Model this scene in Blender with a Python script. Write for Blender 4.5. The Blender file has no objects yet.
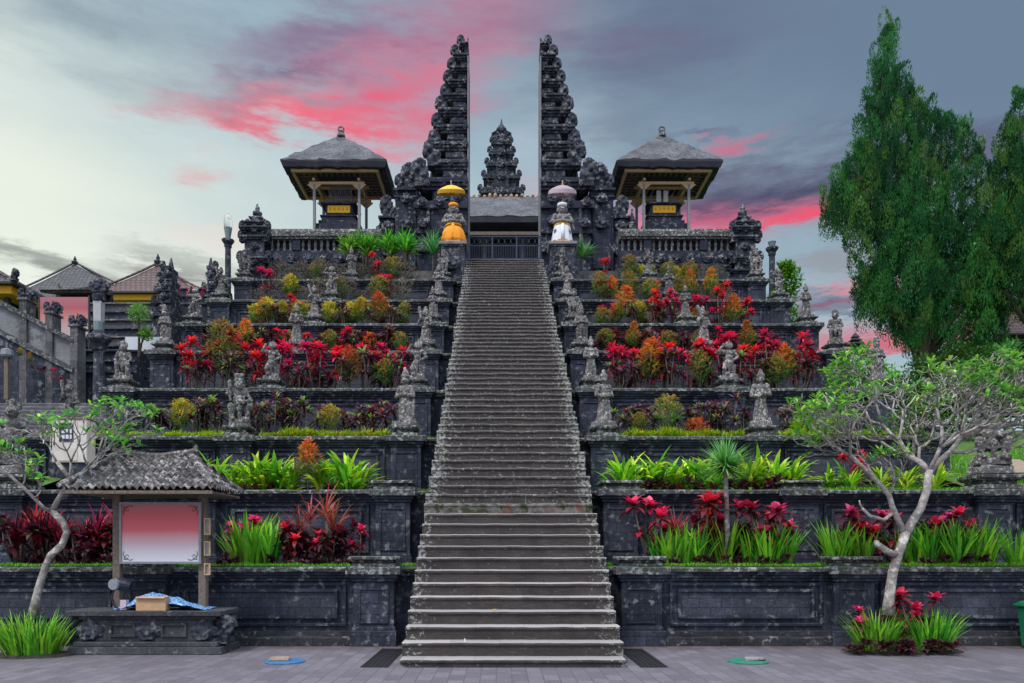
import bpy, math, random
from mathutils import Vector, Matrix, Euler, noise
R = math.radians
random.seed(7)
S = bpy.context.scene
C = S.collection

# ------------------------------------------------------------------ camera
F = 747.0
cd = bpy.data.cameras.new('camera'); cam = bpy.data.objects.new('camera', cd); C.objects.link(cam)
cam.location = (0, 0, 1.7); cam.rotation_euler = (R(90), 0, 0)
cd.sensor_width = 36; cd.lens = F/1024*36
cd.shift_x = 12/1024; cd.shift_y = 208.5/1024
cd.clip_start = .1; cd.clip_end = 3000
S.camera = cam
S.view_settings.view_transform = 'Standard'; S.view_settings.look = 'None'
S.view_settings.gamma = 1; S.view_settings.use_curve_mapping = False
S.view_settings.exposure = 0.42

def lin(c):
    return tuple(((x/255)/12.92 if x/255 <= .04045 else ((x/255+.055)/1.055)**2.4) for x in c) + (1,)

# ------------------------------------------------------------------ world
W = bpy.data.worlds.new('World'); S.world = W; W.use_nodes = True
def build_world():
    nt = W.node_tree; nt.nodes.clear(); N = nt.nodes; L = nt.links
    def nd(t, **k):
        n = N.new(t)
        for a, b in k.items(): setattr(n, a, b)
        return n
    def setin(s, v):
        if isinstance(v, bpy.types.NodeSocket): L.new(v, s)
        else: s.default_value = v
    def M(op, a, b=0.0, c=0.0, clamp=False):
        n = nd('ShaderNodeMath', operation=op, use_clamp=clamp)
        setin(n.inputs[0], a); setin(n.inputs[1], b); setin(n.inputs[2], c)
        return n.outputs[0]
    def mix(f, a, b):
        n = nd('ShaderNodeMix', data_type='RGBA')
        setin(n.inputs[0], f); setin(n.inputs[6], a); setin(n.inputs[7], b)
        return n.outputs[2]
    def ss(v, a, b, lo=0.0, hi=1.0):
        n = nd('ShaderNodeMapRange', interpolation_type='SMOOTHSTEP')
        setin(n.inputs[0], v); n.inputs[1].default_value = a; n.inputs[2].default_value = b
        n.inputs[3].default_value = lo; n.inputs[4].default_value = hi
        return n.outputs[0]
    tc = nd('ShaderNodeTexCoord'); sp = nd('ShaderNodeSeparateXYZ'); L.new(tc.outputs['Generated'], sp.inputs[0])
    X, Y, Z = sp.outputs
    az = M('ARCTAN2', X, Y); el = M('ARCSINE', Z)
    def nz(sx, sz, scale, det, off=0.0, rough=.6):
        mp = nd('ShaderNodeCombineXYZ'); setin(mp.inputs[0], M('MULTIPLY', az, sx)); setin(mp.inputs[1], M('MULTIPLY', el, sz)); mp.inputs[2].default_value = off
        n = nd('ShaderNodeTexNoise'); n.inputs['Scale'].default_value = scale; n.inputs['Detail'].default_value = det
        n.inputs['Roughness'].default_value = rough
        L.new(mp.outputs[0], n.inputs['Vector']); return n.outputs[0]
    n1 = nz(1, 3.0, 4, 7, 1.3); n2 = nz(1, 4.2, 6, 9, 7.7, .66); n3 = nz(1, 3.5, 3, 5, 3.1); n4 = nz(1.0, 4.4, 14, 8, 9.1)
    azw = M('ADD', az, M('MULTIPLY', M('SUBTRACT', n1, .5), .30))
    elw = M('ADD', el, M('MULTIPLY', M('SUBTRACT', n2, .5), .13))
    def dirof(px, py):
        u = (px-500)/F; v = (550-py)/F
        return math.atan2(u, 1), math.atan2(v, math.sqrt(1+u*u))
    # clear-sky gradient
    f = M('ADD', M('MULTIPLY', el, 1.5), M('MULTIPLY', az, .70))
    f = M('ADD', f, M('MULTIPLY', M('SUBTRACT', n3, .5), .3))
    k_ = .84
    def sk(c): v = lin(c); return (v[0]*k_, v[1]*k_, v[2]*k_, 1)
    col = mix(ss(f, .0, .75), sk((226, 232, 220)), sk((158, 182, 194)))
    col = mix(ss(f, .55, 1.15), col, sk((104, 124, 146)))
    def blob(col, px, py, rx, ry, rot, c, s, inner=.15, nmod=.5, nn=None, off=0.0):
        a0, e0 = dirof(px, py)
        k = 1/F
        cf = 1/(1+((px-500)/F)**2)
        rx = rx*k*cf; ry = ry*k*math.cos(e0)*math.cos(a0)**.5
        da = M('SUBTRACT', azw, a0+off); de = M('SUBTRACT', elw, e0)
        cr, sr = math.cos(R(rot)), math.sin(R(rot))
        p = M('ADD', M('MULTIPLY', da, cr/rx), M('MULTIPLY', de, sr/rx))
        q = M('ADD', M('MULTIPLY', da, -sr/ry), M('MULTIPLY', de, cr/ry))
        r = M('SQRT', M('ADD', M('MULTIPLY', p, p), M('MULTIPLY', q, q)))
        m = ss(r, 1.0, inner)
        nm = ss(nn if nn is not None else n2, .5-nmod*.5, .5+nmod*.35, 1-min(1, nmod*1.3), 1)
        m = M('MULTIPLY', M('MULTIPLY', m, nm), s)
        # clouds only in the half of the sky they stand in
        m = M('MULTIPLY', m, M('GREATER_THAN', Y, 0.0))
        return mix(m, col, c)
    col = blob(col, 120, 20, 330, 80, 4, sk((108, 126, 144)), .7, .0, .4, n1)
    col = blob(col, 640, 30, 240, 110, 0, sk((96, 104, 130)), .75, .0, .4, n3)
    col = blob(col, 300, 55, 200, 60, 15, sk((132, 112, 140)), .8, .0, .5, n1)
    col = blob(col, 460, 30, 190, 80, 25, sk((172, 122, 148)), .85, .05, .35, n1)
    col = blob(col, 430, 85, 130, 80, 40, sk((206, 112, 138)), .7, .0, .6, n4)
    col = blob(col, 300, 118, 210, 27, 4, sk((214, 92, 116)), .95, .05, .55, n2)
    col = blob(col, 290, 116, 160, 16, 4, sk((236, 108, 126)), .8, .0, .7, n4)
    col = blob(col, 300, 100, 190, 20, 8, sk((120, 100, 128)), .6, .0, .8, n4)
    col = blob(col, 400, 105, 90, 34, 20, sk((222, 96, 122)), .85, .05, .6, n4)
    col = blob(col, 350, 70, 110, 24, 22, sk((198, 98, 128)), .8, .0, .6, n2)
    col = blob(col, 190, 165, 60, 18, 0, sk((214, 160, 164)), .6, .0, .5, n2)
    col = blob(col, 40, 262, 190, 22, -5, sk((92, 98, 98)), .95, .1, .5, n2)
    col = blob(col, 190, 272, 110, 16, -4, sk((112, 110, 112)), .8, .1, .5, n2)
    col = blob(col, 250, 250, 90, 25, 0, sk((226, 206, 200)), .5, .1, .3, n1)
    col = blob(col, 525, 215, 40, 50, 0, sk((226, 130, 155)), .7, .0, .4, n2)
    col = blob(col, 545, 150, 90, 70, 0, sk((168, 184, 198)), .6, .0, .2, n1)
    col = blob(col, 60, 190, 190, 70, 0, sk((226, 232, 216)), .5, .0, .2, n1)
    col = blob(col, 600, 130, 70, 26, 0, sk((110, 122, 140)), .6, .0, .6, n2)
    col = blob(col, 790, 190, 250, 46, 2, sk((80, 78, 106)), 1.0, .35, .45, n1)
    col = blob(col, 720, 165, 150, 30, 0, sk((106, 112, 134)), .7, .1, .6, n4)
    col = blob(col, 920, 180, 160, 50, 0, sk((92, 94, 118)), .9, .2, .3, n1)
    col = blob(col, 650, 230, 130, 30, 3, sk((222, 128, 156)), .8, .1, .35, n1)
    col = blob(col, 740, 230, 190, 27, 4, sk((200, 86, 118)), .95, .2, .5, n2)
    col = blob(col, 800, 221, 130, 13, 6, sk((236, 78, 106)), 1.0, .2, .35, n2)
    col = blob(col, 722, 139, 58, 12, 2, sk((206, 92, 122)), .9, .1, .7, n4)
    col = blob(col, 690, 130, 90, 9, 0, sk((98, 98, 122)), .7, .0, .6, n4)
    col = blob(col, 850, 258, 150, 20, 3, sk((140, 144, 152)), .8, .3, .3, n1)
    col = blob(col, 880, 310, 190, 20, -2, sk((96, 90, 112)), 1.0, .4, .3, n1)
    col = blob(col, 860, 280, 120, 8, 3, sk((208, 118, 130)), .9, .1, .5, n2)
    col = blob(col, 900, 336, 210, 18, 3, sk((206, 84, 106)), 1.0, .25, .5, n2)
    col = blob(col, 850, 300, 110, 9, 3, sk((196, 100, 120)), .8, .2, .5, n4)
    col = blob(col, 350, 40, 200, 34, 8, sk((128, 100, 134)), .75, .0, .7, n4)
    col = blob(col, 370, 132, 90, 16, -6, sk((232, 92, 118)), .85, .1, .5, n2)
    col = blob(col, 300, 84, 150, 14, 10, sk((112, 98, 128)), .7, .0, .7, n4)
    col = blob(col, 600, 40, 200, 30, -6, sk((112, 96, 126)), .6, .0, .7, n4)
    col = blob(col, 760, 196, 170, 22, 3, sk((70, 66, 96)), .9, .2, .6, n4)
    col = blob(col, 680, 176, 110, 14, 0, sk((84, 82, 108)), .7, .1, .7, n4)
    col = blob(col, 820, 300, 150, 14, 2, sk((92, 84, 112)), .8, .2, .6, n4)
    # the top of the vault, above the picture, is brightened to add light from overhead
    col = mix(ss(el, .72, 1.15), col, (1.45, 1.55, 1.75, 1))
    # the rest of the vault, behind the viewer: Nishita mixed with flat colour, brightened as added fill light
    sky = nd('ShaderNodeTexSky'); sky.sky_type = 'NISHITA'; sky.sun_disc = False
    sky.sun_elevation = R(57); sky.sun_rotation = R(218); sky.dust_density = 2; sky.air_density = 1.2
    nis = nd('ShaderNodeVectorMath', operation='SCALE'); L.new(sky.outputs[0], nis.inputs[0]); nis.inputs[3].default_value = .11
    back = mix(.5, nis.outputs[0], (0.46, .52, .66, 1))
    back = mix(ss(el, .3, 1.0), back, (1.45, 1.55, 1.75, 1))
    col = mix(ss(Y, .35, -.35), col, back)
    bg = nd('ShaderNodeBackground'); L.new(col, bg.inputs[0]); bg.inputs[1].default_value = 1.0
    out = nd('ShaderNodeOutputWorld'); L.new(bg.outputs[0], out.inputs[0])
build_world()
sd = bpy.data.lights.new('sun', 'SUN'); sun = bpy.data.objects.new('sun', sd); C.objects.link(sun)
sd.energy = 1.5; sd.angle = R(10); sd.color = (1, .92, .84)
sun.rotation_euler = (R(33), 0, R(-38))      # from behind the viewer, over the left shoulder

# ------------------------------------------------------------------ materials
def mat_base(name, rough=.85):
    m = bpy.data.materials.new(name); m.use_nodes = True
    nt = m.node_tree; b = nt.nodes['Principled BSDF']; b.inputs['Roughness'].default_value = rough
    return m, nt, b
def nodes(nt):
    N, L = nt.nodes, nt.links
    def setin(s, v):
        if isinstance(v, bpy.types.NodeSocket): L.new(v, s)
        else: s.default_value = v
    class H: pass
    h = H()
    def new(t, **k):
        n = N.new(t)
        for a, b in k.items(): setattr(n, a, b)
        return n
    def M(op, a, b=0.0, clamp=False):
        n = new('ShaderNodeMath', operation=op, use_clamp=clamp); setin(n.inputs[0], a); setin(n.inputs[1], b); return n.outputs[0]
    def mix(f, a, b, bt='MIX'):
        n = new('ShaderNodeMix', data_type='RGBA', blend_type=bt); setin(n.inputs[0], f); setin(n.inputs[6], a); setin(n.inputs[7], b); return n.outputs[2]
    def ramp(v, a, b, lo=0.0, hi=1.0):
        n = new('ShaderNodeMapRange'); setin(n.inputs[0], v)
        n.inputs[1].default_value = a; n.inputs[2].default_value = b; n.inputs[3].default_value = lo; n.inputs[4].default_value = hi; return n.outputs[0]
    def noise_(vec, scale, det=5, rough=.6):
        n = new('ShaderNodeTexNoise'); setin(n.inputs['Vector'], vec); n.inputs['Scale'].default_value = scale
        n.inputs['Detail'].default_value = det; n.inputs['Roughness'].default_value = rough; return n.outputs[0]
    h.new, h.M, h.mix, h.ramp, h.noise, h.setin = new, M, mix, ramp, noise_, setin
    h.geo = new('ShaderNodeNewGeometry'); h.pos = h.geo.outputs['Position']; h.nor = h.geo.outputs['Normal']
    return h
def bump(nt, h, b, height, strength=.5, dist=.02):
    n = h.new('ShaderNodeBump'); h.setin(n.inputs['Height'], height); n.inputs['Strength'].default_value = strength; n.inputs['Distance'].default_value = dist
    nt.links.new(n.outputs[0], b.inputs['Normal'])

def stone(name, base, light, lichen, amt=.5, blocks=None, rough=.82, lscale=7, bstr=.6, top_moss=None, fine=28, dark=None, dk=.75):
    """dressed volcanic stone: optional block courses, weather variation, lichen patches"""
    m, nt, b = mat_base(name, rough); h = nodes(nt); P = h.pos
    n0 = h.noise(P, 1.3, 4); n1 = h.noise(P, fine, 4, .7); n2 = h.noise(P, lscale, 6, .68); n3 = h.noise(P, lscale*.33, 3)
    col = h.mix(h.ramp(n0, .35, .65), base, light)
    col = h.mix(h.ramp(n1, .35, .7, .0, dk), col, dark or tuple(x*.35 for x in base[:3])+(1,))
    hgt = h.M('MULTIPLY', n1, .35)
    if blocks:
        sp = h.new('ShaderNodeSeparateXYZ'); nt.links.new(P, sp.inputs[0])
        cb = h.new('ShaderNodeCombineXYZ'); h.setin(cb.inputs[0], h.M('ADD', sp.outputs[0], sp.outputs[1])); h.setin(cb.inputs[1], sp.outputs[2])
        wr = h.new('ShaderNodeVectorMath', operation='ADD'); nt.links.new(cb.outputs[0], wr.inputs[0])
        wn = h.new('ShaderNodeVectorMath', operation='SCALE'); nz = h.new('ShaderNodeTexNoise'); nt.links.new(P, nz.inputs['Vector']); nz.inputs['Scale'].default_value = 3
        nt.links.new(nz.outputs['Color'], wn.inputs[0]); wn.inputs[3].default_value = .03; nt.links.new(wn.outputs[0], wr.inputs[1])
        br = h.new('ShaderNodeTexBrick'); nt.links.new(wr.outputs[0], br.inputs['Vector'])
        br.inputs['Scale'].default_value = 1; br.inputs['Brick Width'].default_value = blocks[0]; br.inputs['Row Height'].default_value = blocks[1]
        br.inputs['Mortar Size'].default_value = .006; br.inputs['Mortar Smooth'].default_value = .3
        br.inputs['Color1'].default_value = (.75, .75, .77, 1); br.inputs['Color2'].default_value = (1.22, 1.22, 1.25, 1); br.inputs['Mortar'].default_value = (.4, .4, .42, 1)
        col = h.mix(1.0, col, br.outputs[0], 'MULTIPLY')
        hgt = h.M('ADD', hgt, h.M('MULTIPLY', h.M('SUBTRACT', 1.0, br.outputs['Fac']), .6))
    # lichen
    msk = h.M('MULTIPLY', h.ramp(n2, .62-.12*amt, .68-.08*amt), h.ramp(n3, .52-.2*amt, .62-.1*amt))
    col = h.mix(h.M('MULTIPLY', msk, .85), col, lichen)
    if top_moss:
        sn = h.new('ShaderNodeSeparateXYZ'); nt.links.new(h.nor, sn.inputs[0])
        nm = h.M('MULTIPLY', h.ramp(sn.outputs[2], .5, .8), h.ramp(h.noise(P, 5, 5), .42, .55))
        col = h.mix(nm, col, top_moss)
    if blocks:   # pale mineral runs down the face
        mp = h.new('ShaderNodeMapping'); nt.links.new(P, mp.inputs[0]); mp.inputs['Scale'].default_value = (5, 5, .7)
        col = h.mix(h.M('MULTIPLY', h.ramp(h.noise(mp.outputs[0], 1.0, 6, .7), .54, .70), .40), col, tuple(min(1, x*2.6+.03) for x in base[:3])+(1,))
        col = h.mix(h.M('MULTIPLY', h.ramp(h.noise(mp.outputs[0], 1.7, 5, .7), .56, .70), .5), col, (.012, .014, .016, 1))
    hgt = h.M('ADD', hgt, h.M('MULTIPLY', n2, .7))
    nt.links.new(col, b.inputs['Base Color'])
    b.inputs['Specular IOR Level'].default_value = .3
    bump(nt, h, b, hgt, bstr, .03)
    return m

def plain(name, c, rough=.6, metal=0, nscale=20, var=.25, bstr=.15):
    m, nt, b = mat_base(name, rough); h = nodes(nt)
    n = h.noise(h.pos, nscale, 5)
    lo = tuple(x*(1-var) for x in c[:3])+(1,); hi = tuple(min(1, x*(1+var)) for x in c[:3])+(1,)
    nt.links.new(h.mix(h.ramp(n, .3, .7), lo, hi), b.inputs['Base Color'])
    b.inputs['Metallic'].default_value = metal
    if bstr: bump(nt, h, b, n, bstr, .01)
    return m

def leafmat(name='leaf'):
    m, nt, b = mat_base(name, .45); h = nodes(nt)
    a = h.new('ShaderNodeAttribute', attribute_name='tint')
    oi = h.new('ShaderNodeObjectInfo')
    n = h.noise(h.pos, 9, 2)
    hs = h.new('ShaderNodeHueSaturation'); nt.links.new(a.outputs['Color'], hs.inputs['Color'])
    h.setin(hs.inputs['Value'], h.ramp(h.M('ADD', n, h.M('MULTIPLY', oi.outputs['Random'], .3)), .3, 1.0, .8, 1.6))
    h.setin(hs.inputs['Hue'], h.ramp(oi.outputs['Random'], 0, 1, .485, .515))
    nt.links.new(hs.outputs[0], b.inputs['Base Color'])
    b.inputs['Specular IOR Level'].default_value = .35
    tr = h.new('ShaderNodeBsdfTranslucent'); nt.links.new(hs.outputs[0], tr.inputs[0])
    mx = h.new('ShaderNodeMixShader'); mx.inputs[0].default_value = .35
    nt.links.new(b.outputs[0], mx.inputs[1]); nt.links.new(tr.outputs[0], mx.inputs[2])
    nt.links.new(mx.outputs[0], nt.nodes['Material Output'].inputs[0])
    return m

MT = {}
LICH = (.42, .44, .42, 1)
MT['wall'] = stone('dark_wall_stone', (.020, .026, .044, 1), (.062, .073, .106, 1), (.22, .24, .26, 1), .7, (.42, .19))
MT['panel'] = stone('panel_stone', (.038, .045, .066, 1), (.085, .095, .125, 1), (.2, .2, .21, 1), .3, (.40, .17))
MT['cope'] = stone('coping_stone', (.040, .044, .052, 1), (.10, .105, .11, 1), (.33, .36, .35, 1), 1.0, None, lscale=11, top_moss=(.05, .09, .02, 1))
MT['foot'] = stone('footing_stone', (.026, .029, .036, 1), (.05, .052, .058, 1), (.28, .28, .27, 1), .5, (.6, .4), lscale=8)
MT['pedstone'] = stone('board_pedestal_stone', (.045, .048, .056, 1), (.095, .098, .108, 1), (.24, .24, .24, 1), .5, None, lscale=9)
MT['gate'] = stone('carved_gate_stone', (.019, .024, .042, 1), (.058, .066, .092, 1), (.28, .28, .28, 1), .85, None, lscale=5, bstr=1.0, fine=12)
MT['gatebrick'] = stone('gate_block_stone', (.016, .021, .040, 1), (.040, .048, .076, 1), (.25, .26, .27, 1), .6, (.5, .25), lscale=5, bstr=.8)
MT['statue'] = stone('statue_stone', (.10, .093, .095, 1), (.28, .26, .255, 1), (.58, .58, .56, 1), .95, None, lscale=17, bstr=1.0, fine=17, dark=(.012, .012, .014, 1), dk=.95)
MT['statuedark'] = stone('dark_statue_stone', (.09, .088, .088, 1), (.19, .185, .18, 1), (.42, .42, .40, 1), .8, None, lscale=14, bstr=1.0, fine=22, dark=(.02, .02, .022, 1))
MT['pedestal'] = stone('pedestal_stone', (.05, .052, .056, 1), (.10, .10, .10, 1), (.45, .47, .44, 1), 1.0, None, lscale=12, bstr=.8)
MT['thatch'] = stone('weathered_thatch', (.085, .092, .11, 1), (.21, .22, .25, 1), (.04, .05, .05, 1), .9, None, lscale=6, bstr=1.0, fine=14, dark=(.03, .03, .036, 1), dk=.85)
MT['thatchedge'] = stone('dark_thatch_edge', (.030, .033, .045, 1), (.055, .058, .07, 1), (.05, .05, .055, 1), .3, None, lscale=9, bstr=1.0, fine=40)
MT['concrete'] = stone('grey_plaster', (.20, .205, .22, 1), (.30, .30, .32, 1), (.10, .10, .105, 1), .8, None, lscale=4, bstr=.3, dark=(.12, .12, .13, 1))
MT['greystone'] = stone('bleached_wall_stone', (.10, .10, .11, 1), (.17, .165, .17, 1), (.30, .28, .28, 1), .6, (.7, .3), lscale=5)
MT['wood'] = plain('golden_brown_wood', (.48, .32, .16, 1), .6, 0, 18, .35)
MT['oldwood'] = plain('weathered_post_wood', (.16, .125, .10, 1), .8, 0, 30, .45, .5)
MT['darkwood'] = plain('dark_timber', (.035, .03, .032, 1), .7, 0, 14, .3)
MT['greywood'] = plain('bleached_column_wood', (.20, .20, .22, 1), .7, 0, 20, .3)
MT['gold'] = plain('yellow_cloth', (.80, .42, .02, 1), .7, 0, 30, .25, .3)
MT['orange'] = plain('orange_cloth', (.86, .30, .008, 1), .75, 0, 25, .22, .4)
MT['yellowumb'] = plain('yellow_umbrella_cloth', (.78, .47, .02, 1), .6, 0, 30, .15)
MT['pinkumb'] = plain('faded_pink_umbrella_cloth', (.36, .26, .28, 1), .7, 0, 30, .2)
MT['fringe_gold'] = plain('dark_gold_fringe', (.50, .27, .012, 1), .7, 0, 40, .3)
MT['fringe_pink'] = plain('pink_white_fringe', (.55, .44, .50, 1), .7, 0, 40, .3)
MT['white'] = plain('white_cloth', (.66, .69, .76, 1), .8, 0, 25, .12, .4)
MT['whitepaint'] = plain('off_white_metal_paint', (.66, .62, .56, 1), .5, 0, 5, .18)
MT['signwhite'] = plain('white_board_paint', (.62, .66, .72, 1), .5, 0, 3, .08, 0)
MT['metal'] = plain('dark_blue_metal', (.035, .045, .075, 1), .5, .4, 20, .2)
MT['grate'] = plain('dark_grate_metal', (.03, .03, .034, 1), .5, .5, 20, .3)
MT['blackplastic'] = plain('navy_black_plastic', (.018, .022, .04, 1), .4, 0, 20, .2, 0)
MT['greyplastic'] = plain('grey_plastic', (.22, .24, .27, 1), .4, 0, 20, .2, 0)
MT['card'] = plain('brown_cardboard', (.50, .32, .18, 1), .85, 0, 12, .12)
MT['greenbin'] = plain('green_plastic', (.01, .20, .09, 1), .4, 0, 8, .12, 0)
MT['bluecover'] = plain('blue_painted_disc', (.03, .15, .36, 1), .5, 0, 15, .3)
MT['greencover'] = plain('green_painted_disc', (.02, .20, .13, 1), .5, 0, 15, .3)
MT['slab'] = plain('rough_slab_stone', (.26, .20, .15, 1), .9, 0, 25, .4, .6)
MT['soil'] = plain('planting_soil', (.035, .028, .022, 1), .95, 0, 20, .5, .8)
MT['turf'] = plain('hillside_turf', (.055, .12, .016, 1), .95, 0, 6, .55, .6)
MT['bark'] = stone('pale_frangipani_bark', (.28, .245, .225, 1), (.52, .48, .45, 1), (.70, .69, .66, 1), 1.0, None, lscale=12, bstr=.9, fine=24, dark=(.07, .055, .05, 1), dk=.8)
MT['conbark'] = plain('conifer_bark', (.06, .045, .035, 1), .95, 0, 10, .5, .6)
MT['stem'] = plain('grey_brown_stem', (.16, .125, .10, 1), .9, 0, 20, .4)
MT['leaf'] = leafmat()
MT['tile'] = stone('old_roof_tile', (.07, .062, .062, 1), (.17, .155, .15, 1), (.46, .45, .44, 1), 1.0, None, lscale=13, bstr=.8, fine=20, dark=(.03, .03, .03, 1))

def tilemat(name, c1, c2, rowz=.22):
    m, nt, b = mat_base(name, .8); h = nodes(nt)
    sp = h.new('ShaderNodeSeparateXYZ'); nt.links.new(h.pos, sp.inputs[0])
    cb = h.new('ShaderNodeCombineXYZ'); h.setin(cb.inputs[0], h.M('ADD', sp.outputs[0], sp.outputs[1])); h.setin(cb.inputs[1], sp.outputs[2])
    br = h.new('ShaderNodeTexBrick'); nt.links.new(cb.outputs[0], br.inputs['Vector']); br.inputs['Scale'].default_value = 1
    br.inputs['Brick Width'].default_value = .26; br.inputs['Row Height'].default_value = rowz; br.inputs['Mortar Size'].default_value = .025
    br.inputs['Color1'].default_value = c1; br.inputs['Color2'].default_value = c2; br.inputs['Mortar'].default_value = tuple(x*.3 for x in c1[:3])+(1,)
    n = h.noise(h.pos, 2.2, 5)
    nt.links.new(h.mix(h.ramp(n, .35, .8, 0, .5), br.outputs[0], (.06, .06, .065, 1)), b.inputs['Base Color'])
    bump(nt, h, b, h.M('SUBTRACT', 1.0, br.outputs['Fac']), .8, .05)
    return m
MT['redtile'] = tilemat('red_brown_roof_tile', (.115, .07, .068, 1), (.17, .10, .095, 1))
MT['greytile'] = tilemat('grey_roof_tile', (.075, .075, .085, 1), (.12, .12, .13, 1), .16)

def paving():
    m, nt, b = mat_base('concrete_paving', .75); h = nodes(nt)
    mp = h.new('ShaderNodeMapping'); nt.links.new(h.pos, mp.inputs[0]); mp.inputs['Rotation'].default_value = (0, 0, R(90))
    mp.inputs['Location'].default_value = (.08, .05, 0)
    br = h.new('ShaderNodeTexBrick'); nt.links.new(mp.outputs[0], br.inputs['Vector']); br.inputs['Scale'].default_value = 1
    br.inputs['Brick Width'].default_value = .42; br.inputs['Row Height'].default_value = .21; br.inputs['Mortar Size'].default_value = .007
    br.inputs['Color1'].default_value = (.085, .078, .10, 1); br.inputs['Color2'].default_value = (.15, .135, .165, 1); br.inputs['Mortar'].default_value = (.055, .05, .06, 1)
    n = h.noise(h.pos, 1.1, 6); n2 = h.noise(h.pos, 30, 3); n3 = h.noise(h.pos, 4.5, 6, .7)
    c = h.mix(h.ramp(n, .4, .75, 0, .55), br.outputs[0], (.12, .105, .115, 1))
    c = h.mix(h.ramp(n3, .54, .68, 0, .5), c, (.055, .045, .045, 1))
    c = h.mix(h.ramp(h.noise(h.pos, 2.1, 7, .75), .56, .66, 0, .35), c, (.24, .22, .25, 1))
    c = h.mix(h.ramp(n2, .4, .8, 0, .3), c, (.26, .25, .29, 1))
    # ragged, darker brown band where the paving meets the wall foot
    sp = h.new('ShaderNodeSeparateXYZ'); nt.links.new(h.pos, sp.inputs[0])
    e = h.M('ADD', sp.outputs[1], h.M('MULTIPLY', h.M('SUBTRACT', h.noise(h.pos, 3, 5), .5), 1.4))
    c = h.mix(h.ramp(e, 12.7, 13.4, 0, .75), c, (.075, .045, .028, 1))
    nt.links.new(c, b.inputs['Base Color'])
    bump(nt, h, b, h.M('ADD', h.M('SUBTRACT', 1.0, br.outputs['Fac']), h.M('MULTIPLY', n2, .3)), .5, .01)
    return m
MT['paving'] = paving()

def stepmat(worn):
    m, nt, b = mat_base('worn_step_stone' if worn else 'lower_step_stone', .85); h = nodes(nt); P = h.pos
    sp = h.new('ShaderNodeSeparateXYZ'); nt.links.new(P, sp.inputs[0])
    n0 = h.noise(P, 2.2, 5, .65); n1 = h.noise(P, 40, 4, .7); n2 = h.noise(P, 15, 7, .75); n3 = h.noise(P, 2.7, 4)
    mp = h.new('ShaderNodeMapping'); nt.links.new(P, mp.inputs[0]); mp.inputs['Scale'].default_value = (3, 1, 16)
    n4 = h.noise(mp.outputs[0], 1.6, 5, .7)
    c = h.mix(h.ramp(n0, .3, .7), (.036, .030, .029, 1), (.088, .075, .069, 1))
    c = h.mix(h.ramp(n1, .35, .75, 0, .75), c, (.022, .020, .021, 1))
    c = h.mix(h.ramp(h.noise(P, 1.1, 6, .7), .5, .7, 0, .6), c, (.05, .042, .038, 1))
    c = h.mix(h.ramp(n4, .55, .8, 0, .35), c, (.24, .225, .215, 1))
    # lichen: thick near the two ends of each step, scattered elsewhere
    ex = h.M('ABSOLUTE', h.M('SUBTRACT', sp.outputs[0], .195))
    edge = h.ramp(ex, 1.2, 1.6, 0, .13)
    thr = h.M('SUBTRACT', n2, h.M('SUBTRACT', .595 if worn else .64, edge))
    c = h.mix(h.M('MULTIPLY', h.ramp(thr, 0, .035), .75), c, (.40, .42, .39, 1))
    if worn:
        wv = h.noise(P, 13, 5, .75)
        c = h.mix(h.ramp(wv, .60, .67, 0, .55), c, (.42, .41, .40, 1))
    # up-facing treads painted paler for the light from above; risers stay darker
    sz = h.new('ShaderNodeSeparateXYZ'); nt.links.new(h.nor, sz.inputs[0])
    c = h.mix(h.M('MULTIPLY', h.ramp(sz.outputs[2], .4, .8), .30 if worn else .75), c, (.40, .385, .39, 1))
    # blocks joints across the tread
    br = h.new('ShaderNodeTexBrick'); cb = h.new('ShaderNodeCombineXYZ'); h.setin(cb.inputs[0], sp.outputs[0]); h.setin(cb.inputs[1], sp.outputs[2])
    nt.links.new(cb.outputs[0], br.inputs['Vector']); br.inputs['Scale'].default_value = 1; br.inputs['Brick Width'].default_value = .74; br.inputs['Row Height'].default_value = .207
    br.inputs['Mortar Size'].default_value = .004; br.inputs['Color1'].default_value = (.8, .8, .8, 1); br.inputs['Color2'].default_value = (1.15, 1.12, 1.1, 1); br.inputs['Mortar'].default_value = (.5, .5, .5, 1)
    c = h.mix(.8, c, br.outputs[0], 'MULTIPLY')
    nt.links.new(c, b.inputs['Base Color'])
    bump(nt, h, b, h.M('ADD', n2, h.M('MULTIPLY', n1, .5)), .7, .02)
    return m
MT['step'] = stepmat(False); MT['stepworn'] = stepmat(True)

def mossy():
    m, nt, b = mat_base('mossy_step_stone', .9); h = nodes(nt); P = h.pos
    c = h.mix(h.ramp(h.noise(P, 6, 6, .7), .35, .65), (.05, .045, .04, 1), (.24, .22, .21, 1))
    c = h.mix(h.ramp(h.noise(P, 4.3, 4), .58, .66, 0, .8), c, (.15, .06, .04, 1))
    c = h.mix(h.ramp(h.noise(P, 3.1, 6, .7), .52, .58), c, (.03, .045, .012, 1))
    nt.links.new(c, b.inputs['Base Color']); bump(nt, h, b, h.noise(P, 20, 5), .8, .03); return m
MT['mossy'] = mossy()

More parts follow.
